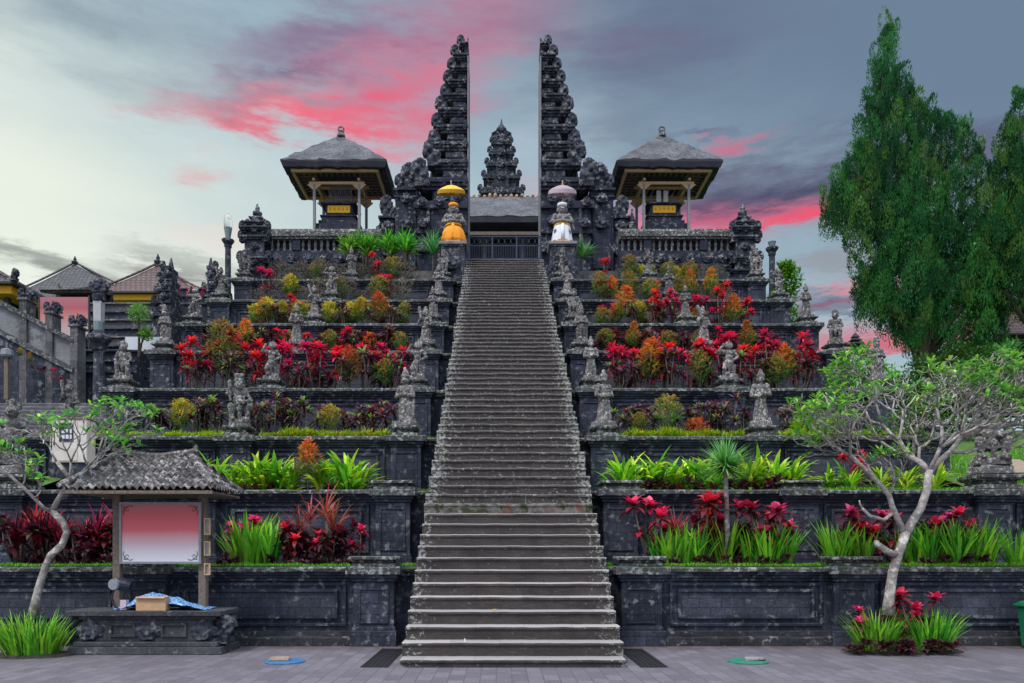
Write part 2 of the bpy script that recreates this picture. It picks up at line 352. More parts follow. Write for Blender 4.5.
def gradmat(name, stops, z0, z1, edge=None):
    """printed panel whose ink runs through the given colours from bottom to top"""
    m, nt, b = mat_base(name, .35); h = nodes(nt)
    tc = h.new('ShaderNodeTexCoord'); sp = h.new('ShaderNodeSeparateXYZ'); nt.links.new(tc.outputs['Object'], sp.inputs[0])
    cr = h.new('ShaderNodeValToRGB'); h.setin(cr.inputs[0], h.M('ADD', h.ramp(sp.outputs[2], z0, z1), h.M('MULTIPLY', h.M('SUBTRACT', h.noise(h.pos, 2, 3), .5), .06)))
    els = cr.color_ramp.elements
    els[0].position = stops[0][0]; els[0].color = stops[0][1]; els[1].position = stops[-1][0]; els[1].color = stops[-1][1]
    for p, c in stops[1:-1]:
        e = els.new(p); e.color = c
    nt.links.new(cr.outputs[0], b.inputs['Base Color'])
    return m
MT['boardprint'] = gradmat('faded_pink_print', [(0, (.66, .69, .76, 1)), (.22, (.68, .60, .64, 1)), (.45, (.70, .30, .32, 1)), (.55, (.70, .13, .15, 1)), (.8, (.66, .09, .11, 1)), (1, (.52, .12, .14, 1))], -.48, .48)
MT['bannerprint'] = gradmat('banner_pink_print', [(0, (.55, .50, .56, 1)), (.25, (.56, .40, .40, 1)), (.5, (.60, .22, .20, 1)), (.7, (.45, .10, .12, 1)), (1, (.42, .16, .20, 1))], -.8, .8)
def tarp():
    m, nt, b = mat_base('blue_patterned_tarp', .45); h = nodes(nt)
    v = h.new('ShaderNodeTexVoronoi', feature='DISTANCE_TO_EDGE'); nt.links.new(h.pos, v.inputs['Vector']); v.inputs['Scale'].default_value = 22
    nt.links.new(h.mix(h.ramp(v.outputs['Distance'], .04, .1), (.40, .62, .75, 1), (.008, .16, .50, 1)), b.inputs['Base Color'])
    return m
MT['tarp'] = tarp()
gm, gnt, gb = mat_base('clear_lamp_glass', .05); gb.inputs['Transmission Weight'].default_value = .9; gb.inputs['Base Color'].default_value = (.9, .93, .93, 1); gb.inputs['IOR'].default_value = 1.1; MT['glass'] = gm
MT['frosted'] = plain('milky_lamp_glass', (.40, .41, .42, 1), .4, 0, 8, .12, 0)
MT['greenglass'] = plain('grey_green_lamp_socket', (.16, .22, .23, 1), .4, 0, 8, .2, 0)

# ------------------------------------------------------------------ mesh helpers
class MB:
    def __init__(s): s.v = []; s.f = []; s.c = []; s.m = []
    def add(s, vs, fs, col=None, mi=0):
        o = len(s.v); s.v.extend([tuple(p) for p in vs])
        for f in fs: s.f.append(tuple(i+o for i in f)); s.c.append(col); s.m.append(mi)
        return s
    def box(s, x0, x1, y0, y1, z0, z1, tx=0, ty=0, mi=0, jit=0):
        vs = [(x0, y0, z0), (x1, y0, z0), (x1, y1, z0), (x0, y1, z0), (x0+tx, y0+ty, z1), (x1-tx, y0+ty, z1), (x1-tx, y1-ty, z1), (x0+tx, y1-ty, z1)]
        if jit: vs = [tuple(c+random.uniform(-jit, jit) for c in p) for p in vs]
        return s.add(vs, [(0, 3, 2, 1), (4, 5, 6, 7), (0, 1, 5, 4), (1, 2, 6, 5), (2, 3, 7, 6), (3, 0, 4, 7)], None, mi)
    def cbox(s, cx, cy, z0, w, d, h, **k): return s.box(cx-w/2, cx+w/2, cy-d/2, cy+d/2, z0, z0+h, **k)
    def lathe(s, prof, n=12, c=(0, 0, 0), sx=1, sy=1, mi=0):
        vs = []; fs = []
        for r, z in prof:
            for i in range(n):
                a = 2*math.pi*(i+.5)/n; vs.append((c[0]+r*sx*math.cos(a), c[1]+r*sy*math.sin(a), c[2]+z))
        k = len(prof)
        for j in range(k-1):
            for i in range(n):
                a, b = j*n+i, j*n+(i+1) % n; fs.append((a, b, b+n, a+n))
        fs.append(tuple(range(n-1, -1, -1))); fs.append(tuple(range((k-1)*n, k*n)))
        return s.add(vs, fs, None, mi)
    def tube(s, pts, rad, n=6, mi=0, col=None):
        pts = [Vector(p) for p in pts]; k = len(pts)
        if not isinstance(rad, (list, tuple)): rad = [rad]*k
        vs = []; up = Vector((.13, .31, 1)).normalized()
        for i, p in enumerate(pts):
            t = (pts[min(i+1, k-1)]-pts[max(i-1, 0)]).normalized()
            a = t.cross(up)
            if a.length < .1: a = t.cross(Vector((1, 0, 0)))
            a.normalize(); b = t.cross(a)
            for j in range(n):
                th = 2*math.pi*j/n; vs.append(p+(a*math.cos(th)+b*math.sin(th))*rad[i])
        fs = []
        for i in range(k-1):
            for j in range(n):
                a, b = i*n+j, i*n+(j+1) % n; fs.append((a, a+n, b+n, b))
        fs.append(tuple(range(n))); fs.append(tuple(range((k-1)*n, k*n))[::-1])
        return s.add(vs, fs, col, mi)
    def ell(s, c, r, n=10, m=6, rot=None):
        vs = []; fs = []; c = Vector(c)
        if not isinstance(r, (list, tuple)): r = (r, r, r)
        mt = Euler(rot).to_matrix() if rot else None
        for j in range(m+1):
            ph = math.pi*j/m
            for i in range(n):
                th = 2*math.pi*i/n; p = Vector((r[0]*math.sin(ph)*math.cos(th), r[1]*math.sin(ph)*math.sin(th), r[2]*math.cos(ph)))
                if mt: p = mt @ p
                vs.append(c+p)
        for j in range(m):
            for i in range(n):
                a, b = j*n+i, j*n+(i+1) % n; fs.append((a, a+n, b+n, b))
        return s.add(vs, fs)
    def cap(s, p0, p1, r0, r1, n=8):
        p0 = Vector(p0); p1 = Vector(p1); s.tube([p0, p1], [r0, r1], n); s.ell(p0, r0, 8, 5); s.ell(p1, r1, 8, 5); return s
    def leaf(s, base, az, elv, ln, w, droop=1.0, col=(.1, .2, .05, 1), seg=3, prof=None, twist=0):
        p = Vector(base); vs = []; e = elv
        prof = prof or (.35, 1, .8, .04)
        ca, sa = math.cos(az), math.sin(az)
        side = Vector((-sa*math.cos(twist), ca*math.cos(twist), math.sin(twist)))
        for i in range(seg+1):
            t = i/seg; k = t*(len(prof)-1); a = int(min(k, len(prof)-2)); wv = prof[a]+(prof[a+1]-prof[a])*(k-a)
            vs.append(p-side*w*.5*wv); vs.append(p+side*w*.5*wv)
            p = p+Vector((ca*math.cos(e), sa*math.cos(e), math.sin(e)))*(ln/seg); e -= droop/seg
        o = len(s.v); s.v.extend([tuple(q) for q in vs])
        for i in range(seg): s.f.append((o+2*i, o+2*i+1, o+2*i+3, o+2*i+2)); s.c.append(col); s.m.append(0)
    def mesh(s, name, mats, smooth=False):
        me = bpy.data.meshes.new(name); me.from_pydata(s.v, [], s.f)
        for m in (mats if isinstance(mats, (list, tuple)) else [mats]): me.materials.append(MT[m] if isinstance(m, str) else m)
        if any(s.m): me.polygons.foreach_set('material_index', s.m)
        if any(c is not None for c in s.c):
            at = me.color_attributes.new('tint', 'FLOAT_COLOR', 'CORNER'); d = []
            for f, c in zip(s.f, s.c): d.extend(tuple(c or (.1, .1, .1, 1))*len(f))
            at.data.foreach_set('color', d)
        if smooth: me.polygons.foreach_set('use_smooth', [True]*len(me.polygons))
        me.update(); return me
    def build(s, name, mats, parent=None, smooth=False, bevel=0, loc=None, label=None):
        o = bpy.data.objects.new(name, s.mesh(name, mats, smooth)); C.objects.link(o)
        if parent: o.parent = parent
        if loc: o.location = loc
        if bevel:
            b = o.modifiers.new('bevel', 'BEVEL'); b.width = bevel; b.segments = 1; b.limit_method = 'ANGLE'
        if label: o['label'] = label
        return o
def meshobj(name, me, parent=None, loc=None, rz=0, sc=None):
    o = bpy.data.objects.new(name, me); C.objects.link(o)
    if parent: o.parent = parent
    if loc: o.location = loc
    o.rotation_euler = (0, 0, rz)
    if sc: o.scale = (sc, sc, sc) if not isinstance(sc, (tuple, list)) else sc
    return o
def tag(o, label, cat, group=None):
    o['label'] = label; o['category'] = cat
    if group: o['group'] = group
    return o
def thing(name, label, cat, loc=(0, 0, 0), group=None, rz=0, sc=1):
    o = bpy.data.objects.new(name, None); C.objects.link(o); o.location = loc; o.rotation_euler = (0, 0, rz); o.scale = (sc, sc, sc); o.empty_display_size = .2
    return tag(o, label, cat, group)
def struct(o, kind='structure'): o['kind'] = kind; return o
ORD = ['first', 'second', 'third', 'fourth', 'fifth', 'sixth', 'seventh', 'eighth', 'ninth', 'tenth', 'eleventh', 'twelfth', 'thirteenth', 'fourteenth', 'fifteenth', 'sixteenth', 'seventeenth', 'eighteenth', 'nineteenth', 'twentieth', 'twenty-first', 'twenty-second']

def remesh(mb, name, mat, vox=.02, disp=.012, freq=9, oct2=True):
    """fuse overlapping lumps into ONE carved surface and chisel it with noise"""
    me = mb.mesh('tmp', mat); o = bpy.data.objects.new('tmp', me); C.objects.link(o)
    r = o.modifiers.new('r', 'REMESH'); r.mode = 'VOXEL'; r.voxel_size = vox; r.use_smooth_shade = True
    dg = bpy.context.evaluated_depsgraph_get(); ev = o.evaluated_get(dg)
    out = bpy.data.meshes.new_from_object(ev); out.name = name
    bpy.data.objects.remove(o); bpy.data.meshes.remove(me)
    nrm = [v.normal.copy() for v in out.vertices]
    for v, n in zip(out.vertices, nrm):
        k = noise.noise(v.co*freq)*disp + (noise.noise(v.co*freq*2.7+Vector((3, 1, 7)))*disp*.7 if oct2 else 0)
        v.co += n*k
    out.polygons.foreach_set('use_smooth', [True]*len(out.polygons))
    out.update()
    if not out.materials: out.materials.append(MT[mat])
    return out

# ------------------------------------------------------------------ key dimensions (metres)
SX0, SX1 = -1.44, 1.83                 # stair sides
RISE, TREAD, D0 = .207, .31, 10.8
NST = 68
def stepz(k): return .12 + RISE*(k-1)  # top of step k (1-based)
WALLS = [(0.0, 1.40, 13.4), (1.40, 2.96, 15.73), (2.96, 4.41, 17.9), (4.41, 6.10, 20.44), (6.10, 7.79, 22.97), (7.79, 9.30, 25.2), (9.30, 10.92, 27.66), (10.92, 12.60, 30.2)]
PZ = 13.99                             # temple platform level
def px(x, d): return (x-500)*d/F
def pz(y, d): return 1.7+(550-y)*d/F

# ------------------------------------------------------------------ ground and terrain
g = MB()
g.add([(-400, -60, 0), (400, -60, 0), (400, 1500, 0), (-400, 1500, 0)], [(0, 1, 2, 3)])
struct(g.build('plaza_paving', 'paving'))

def terrain():
    mb = MB(); nx, ny = 90, 90; vs = []
    def H(x, y):
        if x > 0: z = 2.9+(y-16)*.345 if y < 22 else 2.9+6*.345+(y-22)*.17
        else: z = 2.9+(y-16)*.30
        if y > 48: z = (2.9+6*.345+26*.17 if x > 0 else 2.9+32*.3)+(y-48)*.03
        z = z+noise.noise(Vector((x*.25, y*.25, 0)))*.25*min(1, max(0, (y-16)/3))
        return z
    for side in (-1, 1):
        vs = []; fs = []
        for j in range(ny):
            for i in range(40):
                x = side*(10.32+(i/39)**1.6*120); y = 16.0+(j/(ny-1))**1.7*260
                z = H(x, y)
                if side < 0 and 17.2 < y < 24.6: z = min(z, 4.2 if y < 18.3 else (4.3+(y-18.3)*.5 if y < 21.5 else 6.1))
                vs.append((x, y, z))
        for j in range(ny-1):
            for i in range(39):
                a = j*40+i; q = (a, a+1, a+41, a+40); fs.append(q if side > 0 else q[::-1])
        mb.add(vs, fs)
    o = mb.build('hillside_terrain', 'turf', smooth=True); struct(o)
terrain()

# ------------------------------------------------------------------ staircase
st = thing('stone_staircase', 'long steep flight of worn grey stone steps climbing to the split gate', 'staircase', (.195, D0, 0))
for k in range(1, NST+1):
    mb = MB(); y0 = (k-1)*TREAD; z1 = stepz(k); z0 = max(0, z1-RISE-.12); y1 = y0+TREAD+.16
    n = 26; hw = 1.635; vs = []; fs = []
    e_ = .02 if k < 13 else .045; jx0, jx1 = random.uniform(-e_, e_), random.uniform(-e_, e_)
    jit = .006 if k < 13 else .012
    if k == 13: y0 -= .03
    for i in range(n+1):
        x = -hw+jx0+(2*hw-jx0+jx1)*i/n
        a = noise.noise(Vector((x*2.3, k*7.1, 0)))*jit*1.6+random.uniform(-jit, jit)*.6
        b = noise.noise(Vector((x*2.1, k*3.7, 5)))*jit+random.uniform(-jit, jit)*.5
        vs += [(x, y0+a*.6+.012, z0), (x, y0+a+.012, z1-.055+b), (x, y0-.012+a, z1-.045+b), (x, y0-.008+a, z1-.012+b), (x, y0+.012+a, z1+b), (x, y1, z1+b*.3), (x, y1, z0)]
    m = 7
    for i in range(n):
        for j in range(m):
            a = i*m+j; b2 = i*m+(j+1) % m; fs.append((a, a+m, b2+m, b2))
    fs.append(tuple(range(m))); fs.append(tuple(range(n*m, n*m+m))[::-1])
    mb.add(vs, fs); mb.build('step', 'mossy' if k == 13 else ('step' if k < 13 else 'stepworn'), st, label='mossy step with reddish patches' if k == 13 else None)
mb = MB()   # solid body that carries the steps
yt = (NST-1)*TREAD
a = [(-1.6, .2, 0), (-1.6, yt+.5, 0), (-1.6, yt+.5, PZ-.3), (-1.6, .2, 0.01)]
prof = [(.2, .0), (yt+.45, .0), (yt+.45, PZ-.16), (yt-.05, PZ-.30)]
vs = [(-1.6, y, z) for y, z in prof]+[(1.6, y, z) for y, z in prof]
mb.add(vs, [(0, 1, 2, 3), (7, 6, 5, 4), (0, 4, 5, 1), (1, 5, 6, 2), (2, 6, 7, 3), (3, 7, 4, 0)])
mb.build('stair_body', 'wall', st)

# ------------------------------------------------------------------ terrace walls
def frame(mb, xa, xb, y, za, zb, w, pr):
    mb.box(xa, xb, y-pr, y+.02, za, za+w); mb.box(xa, xb, y-pr, y+.02, zb-w, zb)
    mb.box(xa, xa+w, y-pr, y+.02, za+w, zb-w); mb.box(xb-w, xb, y-pr, y+.02, za+w, zb-w)
def course(mb, x0, x1, y0, y1, zlist, jit=.0):
    for z0, z1, p in zlist: mb.box(x0-p, x1+p, y0-p, y1, z0, z1)
def rough_slab(mb, x0, x1, y0, y1, z0, z1, seg=.3, jit=.008):
    n = max(2, int((x1-x0)/seg)); vs = []; fs = []
    for i in range(n+1):
        x = x0+(x1-x0)*i/n
        j = lambda: random.uniform(-jit, jit)
        a = j(); b = j()
        vs += [(x, y0+a, z0+b*.5), (x, y0-.004+j(), z1-.03), (x, y0+.022+a, z1+b), (x, y1, z1+b*.4), (x, y1, z0)]
    m = 5
    for i in range(n):
        for q in range(m):
            a = i*m+q; b = i*m+(q+1) % m; fs.append((a, a+m, b+m, b))
    fs.append(tuple(range(m))); fs.append(tuple(range(n*m, n*m+m))[::-1]); mb.add(vs, fs)

def terrace_wall(i, side):
    z0, z1, d = WALLS[i]; H = z1-z0
    near = (SX0 if side < 0 else SX1)          # beside the stairs
    outer = 10.72*side
    if i in (0, 1): outer = 19*side
    if i == 2 and side < 0: outer = -19
    nth = ORD[i]
    sd_ = 'left' if side < 0 else 'right'
    pil = [(-2.24 if side < 0 else 2.52), 6.3*side, 10.35*side]
    if i < 2 or (i == 2 and side < 0): pil.append(14.4*side)
    T = thing('terrace_wall', f'dark panelled stone wall holding up the {nth} terrace from the ground, {sd_} of the stairs', 'wall', (0, d, z0), 'retaining walls of the terraces')
    pw = .36
    # footing and body
    inner = pil[0]-side*pw*-0 
    xa, xb = sorted((pil[0], outer))
    m = MB(); m.box(xa, xb, .03, .5, 0, H-.02); m.build('wall_body', 'wall', T)
    m = MB(); rx = sorted((near, pil[0])); m.box(rx[0], rx[1], .24, .8, 0, H-.02); m.build('set_back_wall', 'wall', T)
    m = MB()
    if i == 0:
        rough_slab(m, xa-.0, xb, -.20, .03, 0, .17, .4, .012); m.box(xa, xb, -.12, .03, .17, .25)
    else:
        m.box(xa, xb, -.06, .03, 0, .14)
    m.build('footing', 'foot', T)
    # coping mouldings
    m = MB(); rough_slab(m, xa, xb, -.17, .52, H-.085, H); m.build('coping', 'cope', T)
    m = MB(); m.box(xa, xb, -.11, .5, H-.145, H-.087); m.box(xa, xb, -.06, .5, H-.20, H-.147); m.box(xa, xb, -.025, .5, H-.25, H-.21)
    m.build('moulding', 'wall', T, bevel=.006)
    m = MB(); rough_slab(m, rx[0], rx[1], .10, .82, H-.085, H-.003); m.box(rx[0], rx[1], .17, .8, H-.16, H-.087); m.build('coping', 'cope', T)
    # pilasters
    for p in pil:
        q = MB(); q.box(p-pw, p+pw, -.13, .06, (.25 if i == 0 else .14), H-.26)
        q.box(p-pw-.05, p+pw+.05, -.18-(.06 if i == 0 else 0), .05, 0, (.27 if i == 0 else .16))
        q.box(p-pw-.02, p+pw+.02, -.15, .05, (.27 if i == 0 else .16), (.33 if i == 0 else .22))
        q.box(p-pw-.03, p+pw+.03, -.17, .05, H-.26, H-.2); q.box(p-pw-.07, p+pw+.07, -.21, .05, H-.2, H-.13)
        frame(q, p-pw+.09, p+pw-.09, -.13, (.25 if i == 0 else .14)+.14, H-.38, .035, .02)
        q.build('pilaster', 'wall', T, bevel=.008)
        q = MB(); rough_slab(q, p-pw-.12, p+pw+.12, -.27, .5, H-.127, H+.012, .16); q.build('pilaster_cap', 'cope', T)
    # recessed panels between the pilasters
    lo = .34 if i == 0 else .24
    ends = sorted(pil+[outer] if abs(outer) > abs(pil[-1])+.8 else pil)
    for a, b in zip(ends[:-1], ends[1:]):
        a2, b2 = a+pw+.16, b-pw-.16
        if b2-a2 < .6: continue
        q = MB(); frame(q, a2, b2, .03, lo, H-.29, .05, .05)
        frame(q, a2+.15, b2-.15, .03, lo+.13, H-.40, .055, .065); q.build('panel_frame', 'wall', T, bevel=.006)
        q = MB(); q.box(a2+.21, b2-.21, .005, .028, lo+.19, H-.46); q.build('panel', 'panel', T)
    # terrace fill behind: solid ground with a bed on top
    nxt = WALLS[i+1][2] if i < 7 else 32.6
    fo = 10.35*side if not (i < 2 or (i == 2 and side < 0)) else outer
    x0, x1 = sorted((near, fo-side*.02))
    bed = MB(); bed.box(x0, x1, d+.48 if i else d+.48, nxt+.1, max(0, z0-.4), z1-.05)
    o = bed.build('planting_bed', 'soil'); struct(o)
    if abs(fo) < 11:     # flank wall of the stepped pyramid
        q = MB(); xs = sorted((fo+side*.02, fo+side*.34)); q.box(xs[0], xs[1], .0, nxt-d+.1, -.8, H-.02); q.build('flank_wall', 'wall', T)
        q = MB(); xs = sorted((fo-side*.08, fo+side*.46)); q.box(xs[0], xs[1], .52, nxt-d-.02, H-.09, H-.001); q.build('flank_coping', 'cope', T)
    return T
for i in range(8):
    for s_ in (-1, 1): terrace_wall(i, s_)

# ------------------------------------------------------------------ carved meshes
def statue_mesh(kind):
    m = MB(); r = random.Random(kind)
    # rough rock base
    m.box(-.24, .24, -.20, .20, 0, .10, .01, .01); 
    for _ in range(9): m.ell((r.uniform(-.2, .2), r.uniform(-.17, .17), .10+r.uniform(0, .05)), (r.uniform(.05, .09), r.uniform(.05, .09), r.uniform(.04, .07)), 8, 5)
    def face(hx, hy, hz, R_):
        m.ell((hx, hy, hz), (R_*.9, R_, R_*1.08))
        m.ell((hx, hy-R_*.95, hz-.005), (R_*.2, R_*.28, R_*.22)); m.ell((hx, hy-R_*.8, hz-R_*.5), (R_*.42, R_*.25, R_*.16))
        for s in (-1, 1):
            m.ell((hx+s*R_*.38, hy-R_*.82, hz+R_*.22), R_*.19); m.ell((hx+s*R_*.95, hy, hz), (R_*.2, R_*.25, R_*.4)); m.ell((hx+s*R_*.55, hy-R_*.6, hz-R_*.2), R_*.3)
    def arm(s, el, hand, sh=(.13, 0, .72), r0=.055, r1=.042):
        a = Vector((sh[0]*s, sh[1], sh[2])); e = Vector((el[0]*s, el[1], el[2])); h_ = Vector((hand[0]*s, hand[1], hand[2]))
        m.cap(a, e, r0, r1); m.cap(e, h_, r1, r1*.8); m.ell(h_, (.04, .04, .045)); m.ell(tuple(a), .068)
        m.ell(tuple((a+e)/2), (.062, .062, .03))
    if kind == 0:     # standing guardian, hands joined at the chest, tall crown
        m.cap((-.08, 0, .14), (-.08, 0, .42), .075, .085); m.cap((.08, 0, .14), (.09, -.02, .42), .075, .085)
        m.ell((0, .0, .40), (.17, .13, .12)); m.cap((0, -.1, .16), (0, -.12, .42), .035, .05)
        m.ell((0, 0, .56), (.13, .11, .14)); m.ell((0, 0, .70), (.16, .10, .10)); m.ell((0, -.1, .50), (.09, .05, .05))
        arm(-1, (.22, -.02, .58), (.05, -.15, .58)); arm(1, (.22, -.02, .57), (.03, -.15, .60))
        face(0, -.02, .86, .085); m.ell((0, 0, .95), (.10, .10, .05)); m.ell((0, 0, 1.01), (.075, .075, .06)); m.ell((0, 0, 1.08), (.045, .045, .06))
        m.cap((.16, .02, .2), (.18, .04, .5), .05, .04)
    elif kind == 1:   # squatting demon with knees spread and flat crown
        for s in (-1, 1):
            m.cap((s*.08, .02, .30), (s*.20, -.12, .38), .09, .075); m.cap((s*.20, -.12, .38), (s*.16, -.10, .14), .07, .055); m.ell((s*.16, -.15, .13), (.06, .10, .04))
        m.ell((0, .02, .34), (.16, .14, .12)); m.ell((0, -.02, .50), (.155, .14, .14)); m.ell((0, 0, .64), (.17, .11, .10)); m.cap((0, -.13, .14), (0, -.14, .36), .04, .05)
        arm(-1, (.27, -.04, .62), (.20, -.08, .78), (.15, 0, .68)); arm(1, (.26, -.06, .52), (.08, -.18, .46), (.15, 0, .68))
        face(0, -.06, .80, .10); m.lathe([(.11, .0), (.125, .05), (.10, .08), (.12, .13), (.11, .17)], 10, (0, -.02, .86)); m.cap((-.2, -.05, .5), (-.22, -.06, .85), .03, .05)
    elif kind == 2:   # slender robed figure
        m.lathe([(.17, 0), (.175, .1), (.14, .28), (.12, .42), (.14, .5)], 12, (0, 0, .10), 1.0, .8)
        for k in range(6): m.cap((math.sin(k)*.13, -.12, .14), (math.sin(k)*.08, -.11, .5), .022, .02)
        m.ell((0, 0, .66), (.13, .10, .13)); m.ell((0, 0, .76), (.15, .09, .08)); m.ell((0, -.09, .60), (.10, .05, .04))
        arm(-1, (.21, -.02, .62), (.05, -.14, .58), (.13, 0, .78)); arm(1, (.21, -.02, .62), (.06, -.14, .62), (.13, 0, .78))
        face(0, -.02, .92, .08); m.ell((0, .01, .99), (.10, .10, .06)); m.ell((0, .01, 1.07), (.05, .05, .07))
    elif kind == 3:   # striding figure, one arm bent to the head, bushy hair
        m.cap((-.07, .02, .44), (-.14, -.08, .30), .085, .065); m.cap((-.14, -.08, .30), (-.12, .0, .12), .06, .045)
        m.cap((.07, .02, .44), (.10, .02, .26), .085, .06); m.cap((.10, .02, .26), (.12, .04, .12), .055, .045)
        m.ell((0, 0, .46), (.15, .11, .10)); m.ell((.01, 0, .60), (.11, .09, .12)); m.ell((.02, 0, .72), (.15, .09, .085)); m.cap((0, -.08, .2), (0, -.1, .46), .03, .05)
        arm(-1, (.28, -.02, .76), (.16, -.06, .92), (.13, 0, .75)); arm(1, (.27, .0, .62), (.12, -.12, .52), (.15, 0, .75))
        face(.02, -.03, .88, .085)
        for k in range(9): a = k*.7; m.ell((.02+math.cos(a)*.08, .03+abs(math.sin(a))*.03, .93+math.sin(a)*.07), .045)
        m.cap((.16, .05, .12), (.2, .06, .4), .05, .05)
    elif kind == 4:   # seated on a block, hands on knees, broad
        m.box(-.16, .16, -.02, .18, .08, .36, .02, .02)
        for s in (-1, 1):
            m.cap((s*.09, .0, .40), (s*.15, -.18, .40), .085, .07); m.cap((s*.15, -.18, .40), (s*.14, -.16, .14), .065, .05)
            arm(s, (.23, -.04, .54), (.15, -.18, .46), (.15, 0, .70))
        m.ell((0, 0, .5), (.15, .13, .14)); m.ell((0, 0, .66), (.17, .11, .11)); m.ell((0, -.12, .34), (.06, .06, .12))
        face(0, -.04, .84, .10)
        for k in range(7): m.cap((math.cos(k*.9)*.08, .02, .90), (math.cos(k*.9)*.10, .02, .98+.05*math.sin(k*.45)), .035, .02)
        m.ell((0, 0, .98), (.06, .06, .08))
    else:             # leaning figure with a club on the shoulder
        m.lathe([(.15, 0), (.16, .12), (.13, .26), (.13, .36)], 10, (0, 0, .10), 1.1, .85); m.cap((-.1, -.1, .12), (-.08, -.08, .36), .04, .05); m.cap((.1, -.1, .12), (.08, -.09, .36), .04, .05)
        m.ell((-.01, 0, .56), (.13, .11, .13)); m.ell((-.02, 0, .70), (.16, .10, .09)); m.ell((0, -.09, .46), (.12, .05, .04))
        arm(-1, (.24, -.05, .60), (.12, -.15, .72), (.15, 0, .72)); arm(1, (.22, -.02, .56), (.06, -.15, .52), (.12, 0, .72))
        face(-.03, -.03, .86, .09); m.ell((-.03, .02, .92), (.12, .10, .08)); m.ell((-.02, .02, 1.0), (.07, .07, .07))
        m.cap((-.12, -.14, .66), (-.22, -.02, 1.02), .03, .055)
    return remesh(m, 'statue_figure', 'statue', .014, .013, 19)
SK = [statue_mesh(k) for k in range(6)]
SKD = []
for me in SK:
    c = me.copy(); c.materials.clear(); c.materials.append(MT['statuedark']); SKD.append(c)
KLAB = ['standing guardian statue with tall crown', 'squatting demon statue with flat crown', 'slender robed statue', 'bushy haired statue with raised arm', 'seated statue with hands on knees', 'leaning statue with club on shoulder']

def ornament(kind=0):
    m = MB(); r = random.Random(50+kind)
    if kind == 0:      # upright curl leaning outward (+x)
        m.box(-.16, .16, -.14, .14, 0, .16)
        m.ell((.02, 0, .26), (.17, .13, .16)); m.ell((.12, 0, .42), (.16, .12, .17)); m.ell((.04, 0, .56), (.14, .11, .12)); m.ell((.18, -.02, .30), .09)
        m.cap((-.10, 0, .1), (-.08, 0, .45), .07, .05); m.ell((.1, -.1, .40), .07); m.ell((-.02, -.11, .22), .08); m.ell((.2, 0, .55), .05)
    elif kind == 1:    # mask boss
        m.ell((0, 0, .18), (.22, .12, .18)); m.ell((0, -.1, .16), (.07, .07, .06)); m.ell((0, -.08, .06), (.14, .07, .05))
        for s in (-1, 1): m.ell((s*.09, -.1, .24), .055); m.ell((s*.2, 0, .22), (.08, .07, .12)); m.ell((s*.1, 0, .36), (.06, .06, .1))
        m.ell((0, 0, .4), (.06, .06, .12))
    else:              # lotus bud finial
        m.lathe([(.17, 0), (.2, .06), (.12, .1), (.1, .16), (.17, .24), (.19, .32), (.12, .42), (.09, .46), (.12, .54), (.06, .66), (.02, .8)], 10)
        for k in range(6): a = k*math.pi/3; m.ell((math.cos(a)*.17, math.sin(a)*.17, .28), (.06, .06, .12))
    return remesh(m, 'carved_ornament', 'gate', .026, .03, 8)
ORN = [ornament(k) for k in range(3)]
def orn(parent, k, loc, sc=1, rz=0, name='carved_ornament', flip=1, mat=None):
    me = ORN[k]
    o = meshobj(name, me, parent, loc, rz, (sc*flip, sc, sc)); return o

# ------------------------------------------------------------------ statues on the walls
def pedestal(T, w=.62, h=.26, mat='pedestal'):
    m = MB(); hw = w/2
    m.box(-hw-.06, hw+.06, -hw*.9-.04, hw*.9+.04, 0, h*.3, .02, .02); m.box(-hw+.04, hw-.04, -hw*.8, hw*.8, h*.3, h*.6)
    m.box(-hw+.0, hw-.0, -hw*.9, hw*.9, h*.6, h*.75, -.05, -.05); m.box(-hw-.06, hw+.06, -hw*.95-.04, hw*.95+.04, h*.75, h)
    m.build('pedestal', mat, T, bevel=.012)
cnt = 0
kinds = {(-1, 0): [0, 3, 5, 0, 2, 1, 3], (-1, 1): [1, 3, 2, 5, 3, 0, 4], (-1, 2): [5, 4, 0, 3, 5, 1, 0], (1, 0): [2, 2, 0, 4, 5, 3, 0], (1, 1): [2, 3, 5, 2, 0, 5, 2], (1, 2): [5, 0, 4, 2, 3, 1, 2]}
posn = {0: 'beside the stairs', 1: 'midway along it', 2: 'at its outer corner'}
for i in range(2, 8):
    z0, z1, d = WALLS[i]
    for s_ in (-1, 1):
        for j, X in enumerate([(-2.28 if s_ < 0 else 2.50), 6.28*s_, 10.35*s_]):
            if i == 7 and j == 1: X += .25*s_*-1
            k = kinds[(s_, j)][i-2]
            sc = random.uniform(1.04, 1.14)*(1.16 if (i == 2 and j < 2) else (1.0 if i < 5 else .93))
            T = thing('guardian_statue', f'{KLAB[k]}, {ORD[i]} terrace wall {posn[j]}, {"left" if s_ < 0 else "right"}', 'statue', (X, d+.10, z1+.012), 'guardian statues along the terrace walls')
            pedestal(T, .52, .24)
            dk_ = (i == 2 and s_ < 0 and j == 2) or random.random() < .3
            f = meshobj('figure', SKD[k] if dk_ else SK[k], T, (0, 0, .24), R(random.uniform(-22, 22)), (sc*random.uniform(.80, .92), sc*.88, sc))
